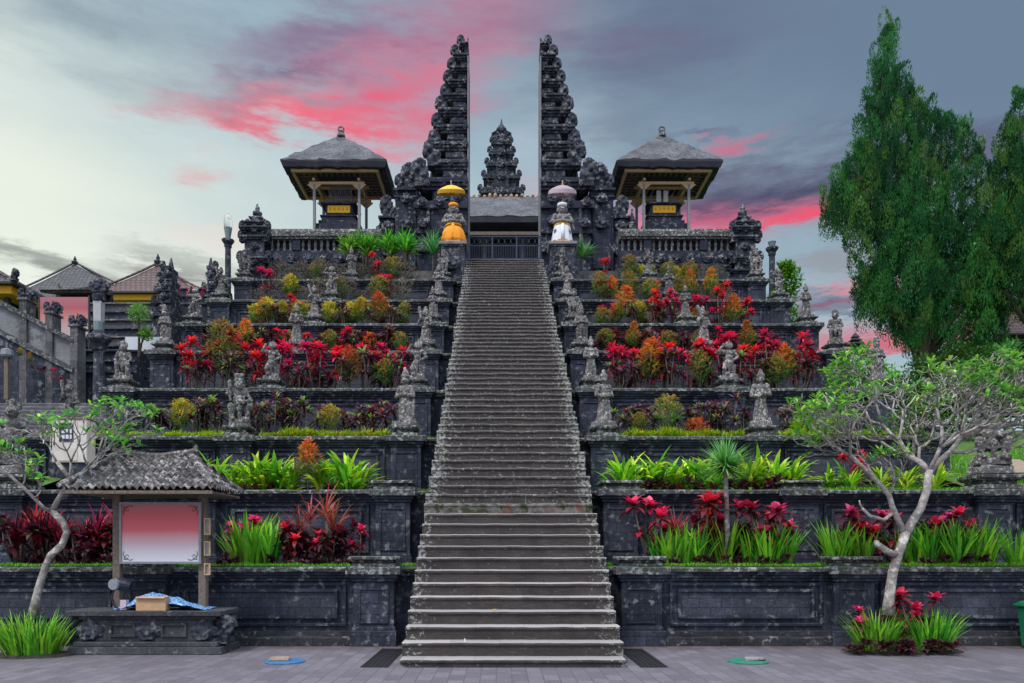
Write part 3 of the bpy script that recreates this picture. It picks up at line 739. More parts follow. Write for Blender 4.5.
# two large statues on the second wall
for s_, X, k in ((-1, -10.35, 4), (1, 10.42, 1)):
    z0, z1, d = WALLS[1]
    T = thing('guardian_statue', f'large {"dark seated" if s_ < 0 else "pale squatting"} guardian statue on the second terrace wall, {"left" if s_ < 0 else "right"} edge', 'statue', (X, d+.15, z1+.012), 'guardian statues along the terrace walls')
    pedestal(T, .8, .3); 
    m = MB(); m.box(-.36, .36, -.3, .3, .3, .52, .03, .03); m.build('rock_base', 'statue', T, bevel=.04)
    meshobj('figure', SKD[k] if s_ < 0 else SK[k], T, (0, 0, .52), R(-12*s_), 1.35)
# low cap blocks on the first two walls
for i in (0, 1):
    z0, z1, d = WALLS[i]
    for s_ in (-1, 1):
        for X in [(-2.24 if s_ < 0 else 2.52), 6.3*s_]+([10.35*s_] if i == 0 else []):
            if i == 1 and s_ < 0 and X < -6: pass
            m = MB(); m.box(-.40, .40, -.22, .34, 0, .06, .03, .03); m.box(-.34, .34, -.16, .28, .06, .11); m.box(-.44, .44, -.26, .38, .11, .17, -.0, .0, jit=.006)
            o = m.build('cap_block', 'pedestal', None, bevel=.012, loc=(X, d, z1+.014))
            where = 'beside the stairs' if abs(X) < 3 else ('midway along the wall' if abs(X) < 7 else 'near the edge of the view')
            tag(o, f'flat stone cap block, {ORD[i]} terrace wall, {where}, {"left" if s_ < 0 else "right"} side', 'cap block', 'stone cap blocks')

# ------------------------------------------------------------------ temple platform, balustrades, piers
DP = 32.6
m = MB(); m.box(-10.33, SX0-.02, DP+.3, 70, 0, PZ); m.box(SX1+.02, 10.33, DP+.3, 70, 0, PZ-.004)
m.box(SX0-.02, SX1+.02, D0+(NST-1)*TREAD+.45, 70, 0, PZ-.002)
struct(m.build('temple_platform', 'greystone'))
for s_ in (-1, 1):
    sn = 'left' if s_ < 0 else 'right'
    xi, xo = 5.2*s_, 10.1*s_
    xa, xb = sorted((xi, xo)); L_ = xb-xa
    T = thing('balustrade_wall', f'dark stone wall with a row of small balusters under a sloped coping, {sn} of the split gate', 'balustrade', ((xa+xb)/2, DP, 12.6), 'balustrade walls on the upper platform')
    h = L_/2
    m = MB(); m.box(-h, h, 0, .4, 0, 1.55); m.box(-h, h, -.1, .4, 0, .2); m.box(-h, h, -.08, .02, 1.3, 1.42); m.box(-h, h, -.14, .02, 1.42, 1.55)
    m.build('wall_body', 'wall', T, bevel=.01)
    m = MB(); z = pz(251, DP)-12.6; zt = pz(240, DP)-12.6
    m.box(-h, h, -.06, .4, 1.56, z); m.box(-h, h, .18, .4, z, zt); m.build('parapet', 'gatebrick', T, bevel=.01)
    n = int(L_/.26)
    for k in range(n):
        if k % 9 == 4: continue
        b = MB(); x = -h+.15+k*(L_-.3)/(n-1); b.lathe([(.07, 0), (.075, .05), (.045, .10), (.075, .26), (.045, .42), (.07, .5), (.07, zt-z)], 6, (x, .03, z)); b.build('baluster', 'statuedark', T, smooth=False)
    m = MB()
    for k in range(n):
        if k % 9 != 4: continue
        x = -h+.15+k*(L_-.3)/(n-1); m.box(x-.17, x+.17, -.1, .2, z, zt)
    m.build('baluster_pier', 'gatebrick', T, bevel=.012)
    m = MB(); m.box(-h, h, -.14, .55, zt, zt+.1); m.box(-h, h, -.2, .6, zt+.1, zt+.18)
    # sloped capping, rough
    rough_slab(m, -h, h, -.16, .56, zt+.18, zt+.34, .3, .02); m.box(-h, h, -.02, .42, zt+.33, zt+.52, 0, .1)
    m.build('sloped_coping', 'pedestal', T)
    for k in range(7): orn(T, 1, (-h+L_*(k+.5)/7, -.06, 1.55), 1.0); orn(T, 0, (-h+L_*(k+.9)/7, -.02, .5), 1.0)
    # corner pier
    X = 10.65*s_
    T = thing('corner_pier', f'tall carved stone pier with a stacked finial at the {sn} end of the upper balustrade', 'pier', (X, DP+.2, 11.6), 'corner piers of the upper platform')
    zz = 0
    for (w, hh, c) in [(1.25, .9, .12), (1.1, 1.3, .12), (.95, .55, .2), (.86, .95, .2), (.8, .4, .3), (.5, .3, .25), (.36, .25, .12)]:
        m = MB(); m.cbox(0, 0, zz, w, w, hh-.12); m.cbox(0, 0, zz+hh-.16, w+c, w+c, .07); m.cbox(0, 0, zz+hh-.09, w+c+.12, w+c+.12, .09)
        TT = m.build('pier_tier', 'gate' if w < 1 else 'gatebrick', T, bevel=.02)
        if .4 < w < 1.0:
            for a in (-1, 1): orn(TT, 0, (a*(w/2+.08), -w/2+.05, zz+hh-.25), .85 if w > .6 else .6, 0, 'carved_ornament', a)
            orn(TT, 1, (0, -w/2-.03, zz+hh*.35), .8)
        zz += hh
    orn(T, 2, (0, 0, zz-.05), .9, 0, 'finial')

# ------------------------------------------------------------------ split gate
DG = 33.2
def gate_half(s_):
    sn = 'left' if s_ < 0 else 'right'
    X0 = SX0 if s_ < 0 else SX1
    T = thing('split_gate', f'{sn} half of the tall tiered split temple gate, sheer on the side facing the gap', 'gate', (X0, DG, 12.6), 'two halves of the split gate')
    k = DG/F
    def Z(y): return pz(y, DG if y > 196 else DG+.9)-12.6
    def bx(m, w0, w1, y0, y1, z0, z1, **kw):
        a, b = sorted((s_*w0, s_*w1)); m.box(a, b, y0, y1, z0, z1, **kw)
    # main body
    m = MB(); bx(m, 0, 50*k, .25, 2.6, 0, Z(200)); bx(m, 0, 54*k, .12, 2.7, 0, .35); bx(m, 0, 52*k, .15, 2.65, Z(232), Z(228)); bx(m, 0, 54*k, .1, 2.65, Z(207), Z(200))
    m.build('gate_body', 'gatebrick', T, bevel=.02)
    # blind arched niche on the body
    m = MB(); pts = []
    for a in range(9):
        th = math.pi*a/8; pts.append((s_*(30*k+.45*math.cos(th)), .2, Z(238)+1.2+.42*math.sin(th)))
    m.tube([(s_*30*k+s_*.45, .2, Z(250))]+pts+[(s_*30*k-s_*.45, .2, Z(250))], .09, 6); m.build('niche_arch', 'gate', T)
    # concrete strip on the sheer edge
    m = MB(); bx(m, -.025, .03, .45, 2.0, 0, Z(62)); m.build('edge_strip', 'concrete', T)
    # wings stepping down outward
    for (w0, w1, yt, d0, o_) in [(50, 74, 193, .5, 1.15), (74, 90, 209, .75, .95)]:
        m = MB(); bx(m, w0*k, w1*k, d0, 2.3, 0, Z(yt)); bx(m, w0*k, w1*k+.06, d0-.1, 2.35, 0, .3); bx(m, w0*k, w1*k+.08, d0-.14, 2.4, Z(yt)-.12, Z(yt)); bx(m, w0*k, w1*k+.05, d0-.08, 2.35, Z(yt)-.42, Z(yt)-.32)
        bx(m, w0*k+.12, w1*k-.12, d0-.07, d0+.02, Z(265), Z(yt)-.6)
        m.build('wing', 'gatebrick', T, bevel=.02)
        orn(T, 0, (s_*(w1*k-.25), d0+.15, Z(yt)-.02), o_, 0, 'carved_ornament', s_); orn(T, 0, (s_*(w0*k+.35), d0+.1, Z(yt)-.02), o_*1.6, 0, 'carved_ornament', s_)
        orn(T, 0, (s_*(w1*k+.02), d0+.1, Z(yt+20)), .8, 0, 'carved_ornament', s_)
        orn(T, 1, (s_*((w0+w1)/2*k), d0-.1, Z(yt)-.75), 1.1); orn(T, 1, (s_*((w0+w1)/2*k), d0-.1, Z(yt)-1.9), 1.3)
        orn(T, 0, (s_*(w1*k-.05), d0+.1, Z(248)), .75, 0, 'carved_ornament', s_)
    for (w, y) in [(12, 222), (44, 225), (12, 200), (46, 204), (28, 203), (5, 250), (46, 250)]: orn(T, 1, (s_*w*k, .12, Z(y)-.1), 1.0)
    tiers = [(200, 177, 43, 52), (176, 159, 31, 40), (159, 141, 28, 40), (141, 124, 26, 37), (124, 107, 25, 36), (107, 93, 21, 31), (93, 79, 18, 28), (79, 66, 14.5, 23), (66, 53, 11, 18.5), (53, 42, 6, 10)]
    for n, (yb, ytp, w, wc) in enumerate(tiers):
        q_ = 1 if yb > 125 else .9; w *= k*q_; wc *= k*q_; dpt = .55+w*.62
        c0 = 1.4; yf_ = c0-dpt*.62; zb = Z(200)+.0 if n == 0 else zprev; zt = pz(ytp, DG+yf_-.1)-12.6; hh = zt-zb; zprev = zt; y0, y1 = c0-dpt*.62, c0+dpt*.62; oc = (wc-w)
        m = MB(); bx(m, 0, w*.84, y0+.06, y1-.05, zb, zb+hh*.62)
        bx(m, 0, w+oc*.12, y0-.03, y1+.03, zb, zb+hh*.10)
        bx(m, 0, w+oc*.30, y0-.08, y1+.08, zb+hh*.50, zb+hh*.62); bx(m, 0, w+oc*.55, y0-.15, y1+.15, zb+hh*.62, zb+hh*.76)
        bx(m, 0, w+oc*.85, y0-.22, y1+.22, zb+hh*.76, zb+hh*.92); bx(m, 0, w+oc*.5, y0-.12, y1+.12, zb+hh*.92, zt)
        bx(m, .15*w, .8*w, y0-.05, y0, zb+hh*.14, zb+hh*.46)
        TT = m.build('gate_tier', 'gatebrick' if n == 0 else 'gate', T, bevel=.018)
        sc = max(.5, min(1.15, hh*1.35))
        orn(TT, 0, (s_*(w+oc*.35), y0+.02, zb+hh*.60), sc*(1.75 if n in (0, 1) else 1.25), 0, 'carved_ornament', s_)
        n < 8 and orn(TT, 0, (s_*(.13*sc+.02), y0-.12, zb+hh*.62), sc*.62, 0, 'carved_ornament', -s_*.6)
        if w > 1.0: orn(TT, 1, (s_*w*.55, y0-.12, zb+hh*.60), sc*.6)
        if w > 1.1: orn(TT, 0, (s_*(w+oc*.45), y1-.1, zb+hh*.66), sc, 0, 'carved_ornament', s_)
    Z = lambda y: (zprev-.02 if y == 42 else zprev+.55)
    m = MB(); a, b = sorted((s_*.0, s_*.26)); m.add([(a, 1.2, Z(42)), (b, 1.2, Z(42)), (b, 1.6, Z(42)), (a, 1.6, Z(42)), (s_*.02, 1.38, Z(33)), (s_*.06, 1.38, Z(33)), (s_*.06, 1.42, Z(33)), (s_*.02, 1.42, Z(33))], [(0, 3, 2, 1), (4, 5, 6, 7), (0, 1, 5, 4), (1, 2, 6, 5), (2, 3, 7, 6), (3, 0, 4, 7)])
    m.build('spire', 'gate', T)
gate_half(-1); gate_half(1)

# ------------------------------------------------------------------ iron gate at the stair head
T = thing('iron_gate', 'dark blue metal gate with thin bars closing the head of the stairs', 'gate', (.195, 32.5, PZ))
zt = pz(236.5, 32.5)-PZ; hw = 1.6
for x in (-hw+.03, -.53, .53, hw-.03): m = MB(); m.box(x-.03, x+.03, -.03, .03, 0, zt+.02); m.build('post', 'metal', T)
for z in (.35, zt-.42, zt-.03): m = MB(); m.box(-hw, hw, -.02, .02, z, z+.05); m.build('rail', 'metal', T)
m = MB()
for k in range(42): x = -hw+.07+k*(2*hw-.14)/41; m.box(x-.011, x+.011, -.011, .011, .1, zt-.4)
m.build('bar_panel', 'metal', T)
m = MB()
for k in range(12):
    cx = -hw+.16+k*(2*hw-.3)/11; m.tube([(cx+.13*math.cos(a*math.pi/5), 0, zt-.2+.13*math.sin(a*math.pi/5)) for a in range(11)], .014, 4)
m.build('scroll_band', 'metal', T)

# ------------------------------------------------------------------ pavilion behind the gap, and tiered tower
T = thing('thatched_hall', 'wide hall with grey thatched roof seen through the gap of the split gate', 'hall', (.2, 42, PZ))
zr0 = pz(222, 42)-PZ; zr1 = pz(196, 44.5)-PZ; W2 = 4.2
m = MB(); nx = 36; ny = 6; vs = []; fs = []
for j in range(ny+1):
    for i in range(nx+1):
        x = -W2+2*W2*i/nx; t = j/ny; vs.append((x, t*2.6, zr0+.35+(zr1-zr0-.35)*(t**.92)+noise.noise(Vector((x*1.5, t*4, 0)))*.07))
for j in range(ny):
    for i in range(nx): a = j*(nx+1)+i; fs.append((a, a+1, a+nx+2, a+nx+1))
m.add(vs, fs)
m.add([(-W2, 2.6, zr1), (W2, 2.6, zr1), (W2, 5.2, zr0+.35), (-W2, 5.2, zr0+.35)], [(0, 1, 2, 3)])
m.add([(-W2, 0, zr0+.35), (-W2, 2.6, zr1), (-W2, 5.2, zr0+.35)], [(0, 1, 2)]); m.add([(W2, 0, zr0+.35), (W2, 2.6, zr1), (W2, 5.2, zr0+.35)], [(2, 1, 0)])
m.build('thatched_roof', 'thatch', T, smooth=True)
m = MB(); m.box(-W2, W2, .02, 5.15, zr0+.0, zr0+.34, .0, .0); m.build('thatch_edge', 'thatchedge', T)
m = MB()
for k in range(26): x = -W2+.2+k*(2*W2-.4)/25; m.ell((x, 2.6+random.uniform(-.1, .1), zr1+.06), (.10, .1, random.uniform(.08, .16)), 6, 4)
m.build('ridge_tufts', 'card', T)
m = MB(); m.box(-W2+.3, W2-.3, .18, .30, zr0-.64, zr0-.46); m.build('beam', 'oldwood', T)
for x in (-3.4, -1.1, 1.1, 3.4):
    m = MB(); m.cbox(x, .78, 0, .2, .2, zr0-.62); m.build('column', 'darkwood', T)
    m = MB(); m.add([(x-.5, .74, zr0-.63), (x+.5, .74, zr0-.63), (x, .74, zr0-1.1), (x-.5, .82, zr0-.63), (x+.5, .82, zr0-.63), (x, .82, zr0-1.1)], [(0, 2, 1), (3, 4, 5), (0, 1, 4, 3), (1, 2, 5, 4), (2, 0, 3, 5)]); m.build('bracket', 'darkwood', T)
m = MB(); m.box(-W2+.3, W2-.3, 4.2, 4.4, 0, zr0); m.build('rear_wall', 'darkwood', T)
m = MB(); m.box(-W2, W2, .4, 4.4, 0, 2.6); m.box(-W2, W2, .3, 4.4, 2.6, 2.75)
m.build('plinth', 'gatebrick', T, bevel=.02)
for k in range(7): orn(T, 1, (-2.4+k*.8, .32, 2.2), 1.0)

DT = 52.0
T = thing('tiered_tower', 'dark tiered stone shrine tower with a bell-shaped top, rising behind the hall roof', 'tower', (0.05, DT, PZ))
T.location.x = px(501.5, DT)
kk = DT/F
m = MB(); zb = pz(200, DT)-PZ; m.box(-2.2, 2.2, 0, 4.4, 0, zb); m.build('tower_base', 'gatebrick', T)
for (yb, yt, w) in [(200, 181, 45), (181, 166, 37), (166, 152, 30), (152, 139, 24), (139, 128, 18.5)]:
    z0_, z1_ = pz(yb, DT)-PZ, pz(yt, DT)-PZ; hh = z1_-z0_; w = w*kk/2; c = 2.2
    m = MB(); m.box(-w*.82, w*.82, c-w*.82, c+w*.82, z0_, z0_+hh*.6); m.box(-w*.9, w*.9, c-w*.9, c+w*.9, z0_+hh*.45, z0_+hh*.6); m.box(-w, w, c-w, c+w, z0_+hh*.6, z0_+hh*.8); m.box(-w*.88, w*.88, c-w*.88, c+w*.88, z0_+hh*.8, z1_)
    m.box(-w*.4, w*.4, c-w*.98, c-w*.8, z0_+hh*.05, z0_+hh*.62)
    TT = m.build('tower_tier', 'gate', T, bevel=.03)
    for a in (-1, 1): orn(TT, 0, (a*w*.92, c-w+.15, z0_+hh*.62), 1.0, 0, 'carved_ornament', a); orn(TT, 0, (a*w*.55, c-w+.02, z0_+hh*.6), .7, 0, 'carved_ornament', a)
    orn(TT, 1, (0, c-w-.02, z0_+hh*.45), 1.3)
m = MB(); z = pz(128, DT)-PZ; m.lathe([(.62, 0), (.7, .3), (.66, .55), (.78, .72), (.5, .85), (.36, .95), (.40, 1.1), (.26, 1.3), (.10, 1.5), (.07, 1.65), (.02, 1.9)], 8, (0, 2.2, z)); m.build('bell_top', 'gate', T)
for a in range(8): orn(T, 0, (.62*math.cos(a*math.pi/4+.39), 2.2+.62*math.sin(a*math.pi/4+.39), z+.3), .62, a*math.pi/4+.39)

# ------------------------------------------------------------------ corner pavilions (bale)
def pavilion(X, sn):
    T = thing('thatched_pavilion', f'open pavilion with grey thatched hip roof and thin columns, {sn} of the split gate', 'pavilion', (X, 36.9, PZ), 'thatched pavilions on the upper platform')
    D = 35.15; ze = pz(158.5, D)-PZ; zp = pz(134, 36.9)-PZ; hx, hy = 2.50, 1.72; th = .34
    # thatch: rings from eave to apex, slightly convex
    m = MB(); vs = []; fs = []; n = 24; seg = 96
    def ring(t):
        sx = hx*(1-t); sy = hy*(1-t); out = []
        for i in range(seg):
            q = i/seg*4; side = int(q); f = q-side
            f2 = f
            if side == 0: p = (-sx+2*sx*f2, -sy)
            elif side == 1: p = (sx, -sy+2*sy*f2)
            elif side == 2: p = (sx-2*sx*f2, sy)
            else: p = (-sx, sy-2*sy*f2)
            out.append(p)
        return out
    for j in range(n+1):
        t = j/n*.94; z = ze+(zp-ze)*(1.1*t if t < .08 else (.088+(t-.08)*.965))
        for (x, y) in ring(t):
            r_ = noise.noise(Vector((x*2.2, y*2.2, X)))*.06; r2 = noise.noise(Vector((x*7, y*7, X+5)))*.045; vs.append((x, y, z+r_*1.6+r2))
    for j in range(n):
        for i in range(seg): a = j*seg+i; b = j*seg+(i+1) % seg; fs.append((a, b, b+seg, a+seg))
    fs.append(tuple(range(n*seg, (n+1)*seg)))
    m.add(vs, fs); m.build('thatched_roof', 'thatch', T, smooth=True)
    # the cut edge of the thatch, slanting inward, and its underside
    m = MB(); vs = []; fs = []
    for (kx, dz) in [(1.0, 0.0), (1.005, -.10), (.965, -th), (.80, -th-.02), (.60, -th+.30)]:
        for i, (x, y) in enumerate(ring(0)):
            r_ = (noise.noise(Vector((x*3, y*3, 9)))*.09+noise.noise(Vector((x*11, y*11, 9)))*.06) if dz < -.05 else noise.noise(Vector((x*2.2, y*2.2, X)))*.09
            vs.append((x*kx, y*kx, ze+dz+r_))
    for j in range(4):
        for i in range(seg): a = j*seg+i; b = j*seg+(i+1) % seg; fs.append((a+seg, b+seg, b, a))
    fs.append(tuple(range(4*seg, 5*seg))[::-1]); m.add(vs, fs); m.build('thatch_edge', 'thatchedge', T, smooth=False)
    zb = ze-th
    m = MB(); a, b = hx*.80, hy*.80
    frame_z = zb-.12
    m.box(-a, a, -b-.08, -b+.06, frame_z, frame_z+.16); m.box(-a, a, b-.06, b+.08, frame_z, frame_z+.16); m.box(-a-.08, -a+.06, -b-.07, b+.07, frame_z+.003, frame_z+.155); m.box(a-.06, a+.08, -b-.07, b+.07, frame_z+.003, frame_z+.155)
    m.build('eave_beam', 'wood', T, bevel=.01)
    m = MB()
    for k in range(15):
        x = -a+.1+k*(2*a-.2)/14
        for s in (-1, 1): m.box(x-.03, x+.03, *sorted((s*b, s*b*.45)), frame_z+.16, frame_z+.24)
    for k in range(9):
        y = -b+.2+k*(2*b-.4)/8
        for s in (-1, 1): m.box(*sorted((s*a, s*a*.5)), y-.03, y+.03, frame_z+.16, frame_z+.235)
    m.build('rafters', 'oldwood', T)
    cx, cy = 1.08, .95; zc = frame_z-.38
    m = MB(); m.box(-cx-.25, cx+.25, -cy-.06, -cy+.06, zc, zc+.13); m.box(-cx-.25, cx+.25, cy-.06, cy+.06, zc, zc+.13); m.box(-cx-.06, -cx+.06, -cy-.2, cy+.2, zc+.13, zc+.24); m.box(cx-.06, cx+.06, -cy-.2, cy+.2, zc+.13, zc+.24)
    m.box(-cx-.3, cx+.3, -.05, .05, zc+.24, zc+.36)
    m.build('inner_beam', 'wood', T, bevel=.01)
    base = 2.75
    for sx in (-1, 1):
        for sy in (-1, 1):
            m = MB(); m.cbox(sx*cx, sy*cy, base, .17, .17, .25); m.cbox(sx*cx, sy*cy, base+.25, .125, .125, zc-base-.25); m.build('column', 'greywood', T, bevel=.01)
            m = MB(); m.add([(sx*cx-.34, sy*cy-.05, zc), (sx*cx+.34, sy*cy-.05, zc), (sx*cx, sy*cy-.05, zc-.3), (sx*cx-.34, sy*cy+.05, zc), (sx*cx+.34, sy*cy+.05, zc), (sx*cx, sy*cy+.05, zc-.3)], [(0, 2, 1), (3, 4, 5), (0, 1, 4, 3), (1, 2, 5, 4), (2, 0, 3, 5)]); m.build('bracket', 'wood', T)
        m = MB(); m.cbox(sx*.52, .1, base+1.4, .08, .08, max(.4, zc-base-1.4)); m.build('slim_post', 'greywood', T)
    m = MB(); m.cbox(0, 0, 0, 3.4, 3.0, .5); m.cbox(0, 0, .5, 3.1, 2.7, .5); m.cbox(0, 0, 1.0, 2.6, 2.3, base-1.0); m.build('plinth', 'gatebrick', T, bevel=.02)
    # stepped altar with yellow cloth
    m = MB(); zs = base
    for w, hh in [(2.2, .75), (1.9, .2), (1.65, .2), (1.78, .08), (1.30, .55)]:
        m.cbox(0, 0, zs, w, w*.75, hh); zs += hh
    m.cbox(0, 0, zs, 1.75, 1.3, .08); m.build('altar', 'gatebrick', T, bevel=.015)
    m = MB(); m.box(-.55, .55, -.53, -.48, zs-.40, zs-.04); m.build('altar_cloth', 'gold', T)
    for k in range(5): q = MB(); q.ell((-.42+k*.21, -.535, zs-.2), (.05, .02, .08), 6, 4); q.build('cloth_motif', 'fringe_gold', T)
    if sn == 'left':
        m = MB()
        for k in range(13): x = -.55+k*.09; m.box(x-.02, x+.02, -.1, -.08, zs+.1+random.uniform(0, .3), zc+.6, 0, 0, jit=.01)
        m.build('hanging_strips', 'greywood', T)
    else:
        m = MB(); m.box(-.3, -.08, -.15, -.12, zs+.1, zc+.1); m.box(.05, .27, -.15, -.12, zs+.1, zc+.1); m.build('hanging_strips', 'white', T)
    # crown ornament
    m = MB(); zt = zp-.15; m.lathe([(.22, 0), (.2, .12), (.13, .18), (.15, .26)], 8, (0, 0, zt)); m.tube([(.13*math.cos(a*math.pi/6), 0, zt+.38+.13*math.sin(a*math.pi/6)) for a in range(13)], .045, 6); m.cbox(0, 0, zt+.22, .14, .14, .1)
    m.build('roof_ornament', 'statue', T)
pavilion(-7.85, 'left'); pavilion(8.0, 'right')
T = thing('small_shrine_spire', 'tiny pointed stone spire on the upper right wall beside the thatched pavilion', 'spire', (px(632, 34), 34, pz(228, 34)))
for w, z, h_ in [(.4, -.6, .75), (.32, .15, .15), (.26, .3, .15), (.18, .45, .15), (.1, .6, .25)]: m = MB(); m.cbox(0, 0, z, w, w, h_, tx=w*.15, ty=w*.15); m.build('spire_tier', 'gate', T)

# ------------------------------------------------------------------ the two dressed guardians with umbrellas
def dressed(s_, cloth, ulab, glab, umat, fr):
    X = px(453.5, 30.95) if s_ < 0 else px(562, 30.95); d = 30.95
    sn = 'left' if s_ < 0 else 'right'
    zt = pz(246, d)
    P = thing('statue_plinth', f'square stone plinth at the head of the stairs, {sn} side, under the {cloth} draped guardian', 'plinth', (X, d, 12.6), 'plinths at the stair head')
    h_ = zt-12.6
    m = MB(); m.cbox(0, 0, 0, 1.12, 1.0, .25); m.cbox(0, 0, .25, .98, .88, h_-.45); m.cbox(0, 0, h_-.2, 1.06, .96, .08); m.build('plinth_body', 'gate', P, bevel=.02)
    m = MB(); m.cbox(0, 0, h_-.12, 1.16, 1.06, .12); m.build('plinth_slab', 'concrete', P, bevel=.015)
    orn(P, 1, (0, -.46, .5), 1.2); orn(P, 0, (.45, -.42, .2), .7); orn(P, 0, (-.45, -.42, .2), .7, 0, 'carved_ornament', -1)
    G = thing('guardian_statue', glab, 'statue', (X, d, zt), 'dressed guardians at the stair head')
    m = MB(); m.box(-.4, .4, -.34, .34, 0, .12)
    for s in (-1, 1):
        m.cap((s*.12, 0, .75), (s*.24, -.18, .5), .17, .13); m.cap((s*.24, -.18, .5), (s*.2, -.14, .12), .12, .1)
        m.cap((s*.27, .02, 1.22), (s*.42, -.05, .98), .11, .09); m.cap((s*.42, -.05, .98), (s*.10, -.3, .90), .085, .07); m.ell((s*.27, 0, 1.22), .13); m.ell((s*.08, -.31, .92), (.09, .06, .07))
        m.ell((s*.14, -.2, 1.1), (.12, .08, .1))
    m.ell((0, 0, .72), (.3, .26, .2)); m.ell((0, -.03, .95), (.27, .24, .24)); m.ell((0, 0, 1.18), (.29, .2, .17))
    R_ = .19; hz = 1.47
    m.ell((0, -.05, hz), (.17, .18, .2)); m.ell((0, -.23, hz-.02), (.05, .06, .05)); m.ell((0, -.2, hz-.1), (.09, .05, .035))
    for s in (-1, 1): m.ell((s*.075, -.2, hz+.05), .042); m.ell((s*.18, -.03, hz), (.05, .06, .1))
    m.ell((0, .02, hz+.18), (.16, .16, .1))
    fig = remesh(m, 'guardian_figure', 'statue', .026, .015, 10); meshobj('figure', fig, G)
    # wrapped skirt
    m = MB(); vs = []; fs = []; n = 40; rows = [(.28, .25, .74), (.37, .33, .64), (.44, .38, .45), (.48, .42, .2), (.47, .42, .03)] if s_ < 0 else [(.28, .24, .84), (.33, .29, .68), (.37, .33, .42), (.41, .37, .15), (.44, .39, -.12)]
    for j, (a, b, z) in enumerate(rows):
        for i in range(n):
            th = 2*math.pi*i/n; w = 1.09+.05*math.sin(th*11)*(j/4)+.03*math.sin(th*5+1)*(j/4); vs.append((a*w*math.cos(th), b*w*math.sin(th)-.02, z+(.03*math.sin(th*4) if j == 4 else 0)))
    for j in range(4):
        for i in range(n): a = j*n+i; b = j*n+(i+1) % n; fs.append((a+n, b+n, b, a))
    m.add(vs, fs); m.cap((0, -.42, .1), (0, -.33, .75), .07, .05)
    o = m.build('wrapped_skirt', 'orange' if s_ < 0 else 'white', G, smooth=True); sm = o.modifiers.new('s', 'SOLIDIFY'); sm.thickness = .02
    m = MB(); m.tube([(.31*math.cos(a*math.pi/8), .27*math.sin(a*math.pi/8)-.02, .82) for a in range(17)], .045, 6)
    if s_ > 0: m.tube([(.43*math.cos(a*math.pi/8), .40*math.sin(a*math.pi/8)-.02, .12) for a in range(17)], .025, 5)
    m.build('sash', 'gold', G)
    m = MB(); m.lathe([(.185, 0), (.205, .06), (.2, .13), (.12, .17)], 12, (0, -.03, hz+.12)); m.build('head_cloth', 'orange' if s_ < 0 else 'white', G, smooth=True)
    # offerings on the slab
    of = thing('offering_tray', f'little heap of yellow and white offerings at the feet of the {cloth} draped guardian', 'offering', (X, d-.42, zt), 'offerings')
    m = MB(); m.cbox(0, 0, 0, .6, .16, .03); m.build('tray', 'card', of)
    for k in range(7): q = MB(); q.ell((-.24+k*.08, random.uniform(-.03, .03), .05), (.04, .03, .03), 6, 4); q.build('flower', random.choice(['gold', 'white', 'orange']), of)
    ux = X+(-.12 if s_ < 0 else .05)
    U = thing('ceremonial_umbrella', ulab, 'umbrella', (ux, d+.3, zt), 'ceremonial umbrellas')
    zr = pz(198, d+.3)-zt; top = pz(184.5, d+.3)-zt; r = .57
    m = MB(); m.tube([(0, 0, 0), (0, 0, top+.18)], .022, 6); m.ell((0, 0, top+.1), (.035, .035, .05), 6, 4); m.build('pole', 'wood', U)
    def tilt(o): o.location = (0, 0, top); o.rotation_euler = (R(19), 0, 0)
    m = MB(); vs = []; fs = []; n = 24
    for j, (rr, zz) in enumerate([(.02, -.02), (r*.4, -.06), (r*.75, -.14), (r*.95, -.21), (r, -.25)]):
        for i in range(n): th = 2*math.pi*i/n; q = 1-.035*abs(math.sin(th*4)); vs.append((rr*q*math.cos(th), rr*q*math.sin(th), zz))
    for j in range(4):
        for i in range(n): a = j*n+i; b = j*n+(i+1) % n; fs.append((a+n, b+n, b, a))
    m.add(vs, fs); o = m.build('canopy', umat, U, smooth=True); sm = o.modifiers.new('s', 'SOLIDIFY'); sm.thickness = .012; tilt(o)
    m = MB(); vs = []; fs = []
    for j, (rr, zz) in enumerate([(r+.006, -.24), (r+.02, -.36)]):
        for i in range(48): th = 2*math.pi*i/48; vs.append((rr*math.cos(th), rr*math.sin(th), zz-(.03*(i % 2) if j else 0)))
    for i in range(48): fs.append((i, i+48, (i+1) % 48+48, (i+1) % 48))
    m.add(vs, fs); o = m.build('fringe', fr, U); sm = o.modifiers.new('s', 'SOLIDIFY'); sm.thickness = .01; tilt(o)
    m = MB()
    for k in range(8): a = k*math.pi/4; m.tube([(0, 0, -.2), (r*.9*math.cos(a), r*.9*math.sin(a), -.30)], .01, 4)
    tilt(m.build('ribs', 'wood', U))
dressed(-1, 'orange', 'bright yellow ceremonial umbrella on a pole over the orange draped guardian', 'seated stone guardian in orange skirt and orange head cloth at the stair head', 'yellowumb', 'fringe_gold')
dressed(1, 'white', 'faded pink ceremonial umbrella over the white draped guardian', 'stone guardian in white skirt and white head cloth at the stair head', 'pinkumb', 'fringe_pink')

